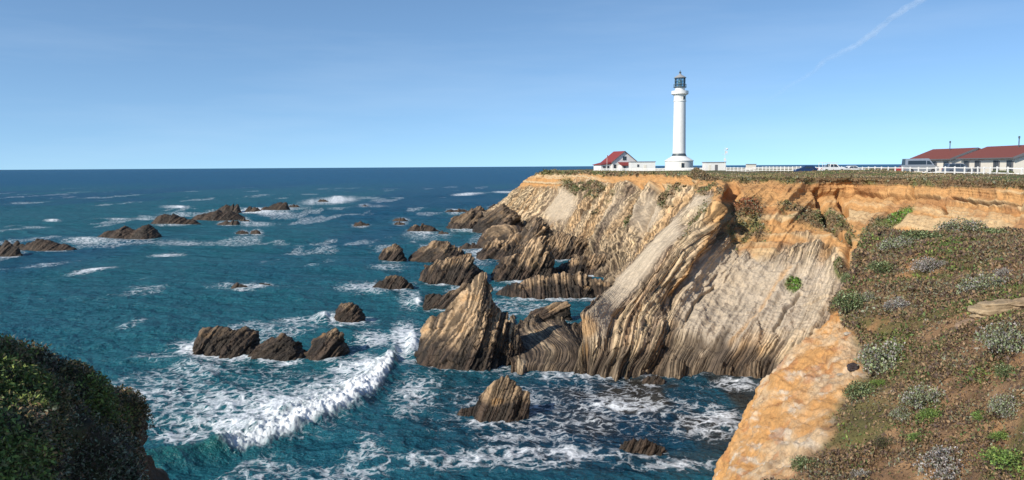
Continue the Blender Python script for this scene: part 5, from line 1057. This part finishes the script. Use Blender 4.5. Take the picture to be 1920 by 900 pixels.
# contrail
tv0 = ray(1742, -8); tv1 = ray(1436, 190); A = EYE + tv0 / np.linalg.norm(tv0) * 26000; B = EYE + tv1 / np.linalg.norm(tv1) * 34000
n1_, n2_ = 160, 20; tt = np.linspace(0, 1, n1_); rad = 120 * (1 - .35 * tt); ax = (B - A) / np.linalg.norm(B - A); e1 = np.cross(ax, UPV); e1 /= np.linalg.norm(e1); e2 = np.cross(ax, e1)
th = np.linspace(0, 2 * np.pi, n2_, endpoint=False); ctr = A + (B - A) * tt[:, None] + (e2 * (fbm(tt * 6, tt * 0, None, 3, 701)[:, None] - .5) * 260)
V = ctr[:, None] + rad[:, None, None] * (np.cos(th)[None, :, None] * e1 + np.sin(th)[None, :, None] * e2) * (.7 + .6 * fbm(tt[:, None] * 30 + 0 * th, np.cos(th)[None, :] * 1.5 + 0 * tt[:, None], None, 3, 705))[..., None]
ii = np.arange(n1_ - 1)[:, None] * n2_ + np.arange(n2_)[None, :]; jj = np.arange(n1_ - 1)[:, None] * n2_ + (np.arange(n2_) + 1)[None, :] % n2_
F = np.stack([ii, jj, jj + n2_, ii + n2_], -1).reshape(-1, 4)
M_con = bpy.data.materials.new('contrail_vapour'); M_con.use_nodes = True; t = M_con.node_tree; t.nodes.clear(); o_ = N(t, 'ShaderNodeOutputMaterial')
tr = N(t, 'ShaderNodeBsdfTransparent'); df = N(t, 'ShaderNodeBsdfDiffuse'); df.inputs[0].default_value = (.9, .9, .9, 1); ge = N(t, 'ShaderNodeNewGeometry'); lw = N(t, 'ShaderNodeLayerWeight'); lw.inputs[0].default_value = .5
no = N(t, 'ShaderNodeTexNoise', i_Scale=.0014, i_Detail=5.0); t.links.new(ge.outputs['Position'], no.inputs['Vector']); al = N(t, 'ShaderNodeAttribute', attribute_name='fade')
inv = N(t, 'ShaderNodeMath', operation='SUBTRACT'); inv.inputs[0].default_value = 1; t.links.new(lw.outputs['Facing'], inv.inputs[1]); pw = N(t, 'ShaderNodeMath', operation='POWER'); t.links.new(inv.outputs[0], pw.inputs[0]); pw.inputs[1].default_value = 2.0
m1 = N(t, 'ShaderNodeMath', operation='MULTIPLY'); t.links.new(pw.outputs[0], m1.inputs[0]); t.links.new(al.outputs['Fac'], m1.inputs[1]); m2 = N(t, 'ShaderNodeMath', operation='MULTIPLY'); t.links.new(m1.outputs[0], m2.inputs[0]); t.links.new(no.outputs[0], m2.inputs[1])
ms = N(t, 'ShaderNodeMixShader'); t.links.new(m2.outputs[0], ms.inputs[0]); t.links.new(tr.outputs[0], ms.inputs[1]); t.links.new(df.outputs[0], ms.inputs[2]); t.links.new(ms.outputs[0], o_.inputs[0])
fade = np.repeat(np.interp(tt, [0, .4, .6, .75, 1], [.45, .38, .22, .14, .07]), n2_)
co = mk('contrail', V, F, M_con, smooth=True, attrs={'fade': fade}); tag(co, 'faint white aircraft trail slanting down across the upper right sky', 'contrail')
